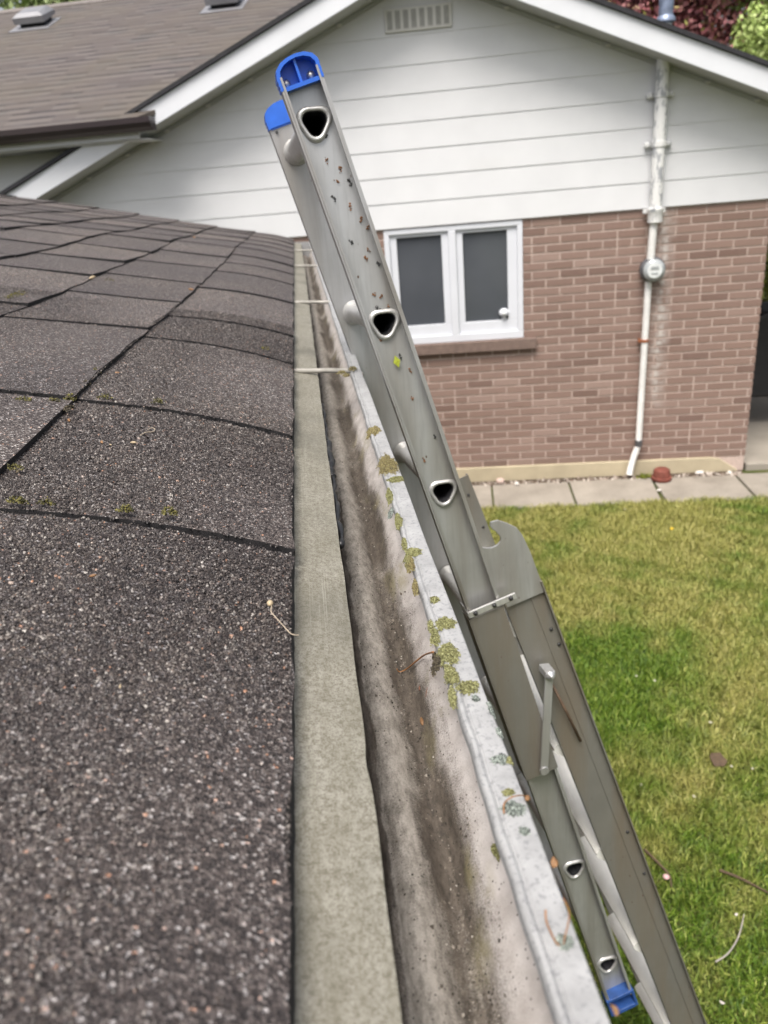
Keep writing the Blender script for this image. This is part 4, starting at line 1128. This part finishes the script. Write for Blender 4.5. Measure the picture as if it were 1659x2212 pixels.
# ================================================================ GROUND
mb = MB()
gx = np.linspace(-40, 60, 26); gy = np.linspace(-30, 90, 31)
mb.raw([(x_, y_, GZ - .02) for y_ in gy for x_ in gx], [(j*26+i, j*26+i+1, (j+1)*26+i+1, (j+1)*26+i) for j in range(30) for i in range(25)], 0, .5)
kind(mb.build('lawn', M['lawn']), 'structure', 'patchy green lawn')
# bare strip, path slabs, patio
mb = MB(); hbox(mb, -2.2, 3.70, GZ - .03, GZ - .004, .0, .115); kind(mb.build('soil_strip', M['soil']), 'structure')
mb = MB(); pa = [-.80, .08, .86, 1.515, 2.195, 2.915, 3.62, 4.4]
for i, (p0, p1) in enumerate(zip(pa[:-1], pa[1:])):
    sk = .02*math.sin(i*7.1)
    mb.prism([(p0 + .008, .10 + sk*.3), (p1 - .008, .10 - sk*.2), (p1 - .008 - (.03 if i == 4 else 0), .645), (p0 + .008, .645)], H(0, GZ - .05, 0), W, -NI, UP*(.05 + .004*math.sin(i*3.3)), rnd=random.random())
kind(mb.build('path', M['concrete'], bevel=.006), 'structure')
mb = MB(); hbox(mb, 3.75, 9.5, GZ - .05, GZ + .045, -9, -.03); kind(mb.build('patio', M['patio'], bevel=.01), 'structure')
# gravel
n = 420; a = rng.uniform(-.5, 3.68, n); o = .03 + .095*rng.random(n); P = np.array([H(x_, GZ + .003, y_) for x_, y_ in zip(a, o)])
V, F, rn = chips(P, np.tile([0, 0, 1.], (n, 1)), rng.uniform(.014, .042, n), .55, 41)
gr = link_mesh('gravel', V, F, M['gravel'], rnd=rn); kind(gr, 'stuff', 'pale gravel between the foundation and the path')
def stone(label, a_, o_, s, mat):
    bm = bmesh.new(); bmesh.ops.create_icosphere(bm, subdivisions=2, radius=s)
    g = np.random.default_rng(int(a_*1000)); ph = g.uniform(0, 6, 6)
    for v_ in bm.verts:
        c = v_.co; k = 1 + .18*math.sin(c.x/s*2.3 + ph[0]) + .14*math.sin(c.y/s*3.1 + ph[1]) + .12*math.sin(c.z/s*2.7 + ph[2])
        v_.co = Vector((c.x*k*1.15, c.y*k*.9, c.z*k*.75))
    base = H(a_, GZ + s*.6, o_)
    mb = MB(); mb.raw([base + np.array(v_.co) for v_ in bm.verts], [tuple(v_.index for v_ in f.verts) for f in bm.faces], 0, .5); bm.free()
    return tag(mb.build('stone', mat, smooth=True), label, 'stone')
stone('white stone lying on the path slab near the ladder', 1.74, .14, .024, M['white_stone'])
stone('pinkish pale stone standing against the foundation near the ladder', 1.60, .07, .034, simple('pink_stone', (.50,.38,.33), .8, 0, .15, 30))
stone('pale stone in the gravel right of the clay pot', 3.33, .07, .028, M['white_stone'])
stone('small pale stone at the end of the foundation', 3.58, .08, .020, M['white_stone'])
stone('small pale stone in the joint of the path slabs', 2.905, .42, .016, M['white_stone'])
# clay pot tipped upside down
pc = H(2.985, GZ + .002, .155)
pot = thing('clay_pot', 'dark red clay pot upside down on the path edge beside the conduit', 'pot', pc)
mb = MB(); mb.lathe([(.082, 0), (.084, .004), (.084, .030), (.074, .032), (.071, .075), (.066, .092), (.052, .102), (.02, .105)], pc, UP, 26); mb.build('body', M['terracotta'], pot, smooth=True, auto=True)
mb = MB(); mb.lathe([(.0845, .006), (.0862, .010), (.0862, .024), (.0845, .028)], pc, UP, 26); mb.build('rim', M['terracotta'], pot, smooth=True, auto=True)
# weeds beside the pot
g = np.random.default_rng(5); n = 60; wc = H(2.86, GZ, .10); V = []; F = []
for i in range(n):
    b_ = wc + np.array([g.normal(0, .03), g.normal(0, .012), 0]); d_ = np.array([g.normal(0, .03), g.normal(0, .02), g.uniform(.02, .06)]); w_ = np.array([g.normal(0, .006), g.normal(0, .006), 0])
    V += [b_ - w_, b_ + w_, b_ + d_]; F.append((3*i, 3*i+1, 3*i+2))
wd = link_mesh('weed', np.array(V), np.array(F), M['hedge'], rnd=g.random(3*n)); tag(wd, 'small green weed between the clay pot and the conduit foot', 'weed')
# grass blades over the visible lawn (uncountable)
def vnoise(x, y, seed):
    g = np.random.default_rng(seed); out = 0
    for k in range(6):
        a, b, p_ = g.uniform(.8, 3.2), g.uniform(.8, 3.2), g.uniform(0, 6.28); out = out + np.sin(x*a*(1 if k % 2 else -1) + y*b + p_)
    return out/6
n = 330000
gy_ = .6 + 5.4*rng.random(n)**.8; gx_ = .1 + rng.random(n)*(.9 + gy_*.62)
rel = np.stack([gx_, gy_, np.full(n, GZ)], 1)
offw = -(rel - WO) @ NI
ok = offw > .635 + rng.normal(0, .015, n)
gx_, gy_ = gx_[ok], gy_[ok]; n = len(gx_)
tall = np.clip(.030 + .018*vnoise(gx_*1.3, gy_*1.3, 5) + .016*vnoise(gx_*7, gy_*7, 8) + rng.normal(0, .010, n), .008, .085)
base = np.stack([gx_, gy_, np.full(n, GZ - .02)], 1)
az = rng.uniform(0, 6.283, n); wdt = rng.uniform(.0015, .0034, n)
sx = np.stack([np.cos(az), np.sin(az), np.zeros(n)], 1)*wdt[:, None]
lean = np.stack([rng.normal(0, .55, n), rng.normal(0, .55, n), np.ones(n)], 1); lean /= np.linalg.norm(lean, axis=1, keepdims=True)
mid = base + lean*(tall*.6)[:, None] + np.array([0, 0, .012]); tip = base + lean*tall[:, None]*1.15 + np.stack([rng.normal(0, .012, n), rng.normal(0, .012, n), np.full(n, .008)], 1)
V = np.stack([base - sx, base + sx, mid + sx*.8, mid - sx*.8, tip], 1).reshape(-1, 3)
i5 = np.arange(n)[:, None]*5
F = np.concatenate([i5 + np.array([[0, 1, 2]]), i5 + np.array([[0, 2, 3]]), i5 + np.array([[3, 2, 4]])], 0)
def gauss(px_, py_, s_):
    c_ = on_z(px_, py_, GZ); return np.exp(-((gx_ - c_[0])**2 + (gy_ - c_[1])**2)/s_**2)
mod = .75 + .9*vnoise(gx_*6.5, gy_*6.5, 31)
dry_lit = .42 + .85*vnoise(gx_*1.9, gy_*1.9, 21) + .55*vnoise(gx_*4.6, gy_*4.6, 22) + .5*vnoise(gx_*11, gy_*11, 23) + .4*rng.normal(0, .35, n)
dry_lit += .55*np.clip((gy_ - 3.7)/1.2, 0, 1) + .5*gauss(1620, 1500, .35) + .4*gauss(1480, 1330, .5) - mod*(.95*gauss(1330, 1410, .34) + .8*gauss(1450, 1400, .30) + .75*gauss(1310, 1540, .30)) - .35*np.clip((2.6 - gy_), 0, 1)  # green patches hold lush growth and painted shade beside ladder and house
dry_lit = np.clip(dry_lit, 0, 1)
grass = link_mesh('grass', V, F, M['grass'], rnd=np.repeat(np.clip(rng.normal(.5, .27, n), 0, 1), 5))
at_ = grass.data.attributes.new('dry_lit', 'FLOAT', 'POINT'); at_.data.foreach_set('value', np.repeat(dry_lit, 5).astype(np.float32)); kind(grass, 'stuff', 'short lawn grass')
# petals, flowers, twigs on the lawn
for i, (x, y) in enumerate([(1535, 1560), (1580, 1655), (1625, 1660), (1385, 1695), (1350, 1100), (1415, 1470), (1375, 1460), (1500, 1720), (1560, 2165), (1590, 1975)]):
    c = on_z(x, y, GZ + .022); mb = MB(); r_ = random.uniform(.004, .0065); th_ = random.uniform(0, 3)
    u_ = np.array([math.cos(th_), math.sin(th_), .15]); v_ = np.array([-math.sin(th_), math.cos(th_), .25])
    ring = [c + u_*r_*math.cos(q)*1.3 + v_*r_*math.sin(q) + UP*.002*math.cos(2*q) for q in np.linspace(0, 6.283, 10, endpoint=False)]
    mb.raw(ring + [c + UP*.004], [(j, (j+1) % 10, 10) for j in range(10)], 0, .5)
    tag(mb.build('petal', M['petal'], smooth=True), 'small pale petal fallen on the lawn', 'petal', 'pale petals scattered on the lawn')
for lab, (x, y), nm, mt in (('pink clover flower low on the lawn beside the ladder', (1439, 1894), 'clover_flower', 'petal_pink'), ('yellow dandelion flower near the path', (1451, 1142), 'dandelion', 'dandelion')):
    c = on_z(x, y, GZ + .035); o = thing(nm, lab, 'flower', c - UP*.035); mb = MB(); mb.lathe([(.003, -.008), (.011, -.004), (.013, .001), (.009, .006), (.002, .008)], c, UP, 12); mb.build('flower_head', M[mt], o, smooth=True)
    mb = MB(); mb.tube([c - UP*.04, c - UP*.006], .0018, 6); mb.build('stem', M['leaf_green'], o)
def twig(label, pts, r, mat, z=.012):
    stalk('twig', label, 'twig', [on_z(x, y, GZ + z + (.006*math.sin(i*2.2))) for i, (x, y) in enumerate(pts)], r, mat)
twig('pale curved twig lying on the lawn', [(1545, 2078), (1572, 2060), (1592, 2030), (1602, 2000), (1607, 1975)], .0034, M['twig_pale'], .03)
twig('brown straight twig lying on the lawn', [(1555, 1880), (1590, 1893), (1625, 1910), (1662, 1930)], .006, M['twig'], .025)
twig('dark bent twig on the lawn close beside the ladder', [(1392, 1835), (1420, 1862), (1445, 1890), (1450, 1915)], .006, M['twig'], .022)
mb = MB(); c = on_z(1552, 1643, GZ + .02)
mb.raw([c + np.array([x_*.035, y_*.05, z_]) for x_, y_, z_ in ((-1,-.6,0),(0,-1,.012),(1,-.3,.004),(.7,.7,.014),(-.3,1,.003),(-1,.3,.014),(0,0,.018))], [(i, (i+1) % 6, 6) for i in range(6)], 0, .5)
tag(mb.build('dead_leaf', M['twig'], smooth=True), 'dark brown dead leaf on the lawn', 'leaf')

# ================================================================ beyond the house
def leaves(name, mat, parent, centres, n, size, seed, squash=.8):
    """leaf clusters: quads spread through several clumps"""
    g = np.random.default_rng(seed); cs = np.array([c for c, _ in centres]); rs = np.array([r_ for _, r_ in centres])
    w_ = rs**2; k = g.choice(len(cs), n, p=w_/w_.sum())
    d = g.normal(0, 1, (n, 3)); d /= np.linalg.norm(d, axis=1, keepdims=True)
    P = cs[k] + d*(rs[k]*g.random(n)**.42)[:, None]*np.array([1, 1, squash])
    u_ = g.normal(0, 1, (n, 3)); u_ /= np.linalg.norm(u_, axis=1, keepdims=True)
    v_ = np.cross(u_, g.normal(0, 1, (n, 3))); v_ /= np.linalg.norm(v_, axis=1, keepdims=True)
    s = size*g.uniform(.6, 1.4, n)
    V = np.stack([P - u_*s[:, None], P + v_*s[:, None]*.55, P + u_*s[:, None], P - v_*s[:, None]*.55], 1).reshape(-1, 3)
    F = np.arange(n*4).reshape(-1, 4)
    rn = np.clip(g.random(n)*.75 + .25*g.random(len(cs))[k], 0, 1)
    return link_mesh(name, V, F, mat, parent, rnd=np.repeat(rn, 4))
def tree(name, label, base, h, crown_c, crown_r, mat, n, size, seed):
    g = np.random.default_rng(seed)
    o = thing(name, label, 'tree', base)
    b = np.asarray(base, float); cc = np.asarray(crown_c, float); mb = MB()
    mid_ = (b + cc)/2 + np.array([g.normal(0, .15), g.normal(0, .15), 0])
    mb.tube([b, mid_, cc - UP*crown_r*.3, cc + UP*crown_r*.5], [crown_r*.09, crown_r*.075, crown_r*.05, crown_r*.015], 10)
    cl = [(cc, crown_r*.62)]
    for i in range(26):
        d = g.normal(0, 1, 3); d[2] = d[2]*.75 + .1; d /= np.linalg.norm(d)
        p_ = cc + d*crown_r*g.uniform(.45, .85)
        st = b + (cc - b)*g.uniform(.6, 1.0)
        mb.tube([st, (st + p_)/2 + UP*.1*crown_r*.5, p_], [crown_r*.035, crown_r*.022, crown_r*.008], 7)
        cl.append((p_, crown_r*g.uniform(.26, .46)))
    mb.build('trunk', M['bark'], o, smooth=True)
    leaves('crown', mat, o, cl, n, size, seed + 1)
    return o
tree('maple_tree', 'dark red leaved maple tree rising behind the right roof slope', (5.5, 13.9, GZ), 6, (5.7, 13.5, 2.7), 2.0, M['leaf_red'], 48000, .042, 61)
tree('leafy_tree', 'lime green tree at the right edge behind the roof', (7.9, 12.2, GZ), 6, (7.75, 12.0, 1.5), 1.75, M['leaf_lime'], 42000, .040, 71)
tree('leafy_tree', 'pale green tree showing above the main roof ridge at the left', (-6.2, 26.0, GZ), 8, (-6.0, 26.0, 5.0), 2.6, M['leaf_mid'], 9000, .11, 81)
# hedge and covered barbecue at the right, beyond the brick corner
hd = thing('hedge', 'yellow green clipped hedge beyond the brick corner', 'hedge', (9.5, 16.0, GZ))
leaves('foliage', M['hedge'], hd, [((7.2 + i*.75, 13.2 + .1*(i % 3), GZ + .42), .62) for i in range(9)] + [((7.2 + i*.75, 13.2, GZ + 1.0), .5) for i in range(9)], 9000, .06, 91)
mb = MB(); 
for i in range(9): mb.tube([(7.2 + i*.75, 13.2, GZ), (7.2 + i*.75, 13.2, GZ + .9)], [.05, .02], 7)
mb.build('stem', M['bark'], hd)
bc = H(4.35, GZ + .045, -1.3)
bq = thing('covered_barbecue', 'dark covered barbecue standing on the patio beyond the brick corner', 'barbecue', bc)
def bqb(mb, a0, a1, z0, z1, o0, o1, **k): mb.box(bc + W*(a0+a1)/2 - NI*(o0+o1)/2 + UP*(z0+z1)/2, (a1-a0, o1-o0, z1-z0), HAX, **k)
mb = MB(); mb.prism([(-.45, .32), (.45, .30), (.48, .80), (.40, 1.02), (.20, 1.14), (-.20, 1.14), (-.42, 1.0), (-.50, .80)], bc - NI*.3, W, UP, NI*.6); mb.build('cover', M['black'], bq, bevel=.03)
for a_ in (-.4, .36):
    for o_ in (-.22, .22):
        mb = MB(); bqb(mb, a_, a_ + .04, 0, .32, o_ - .02, o_ + .02); mb.build('leg', M['meter_ring'], bq)
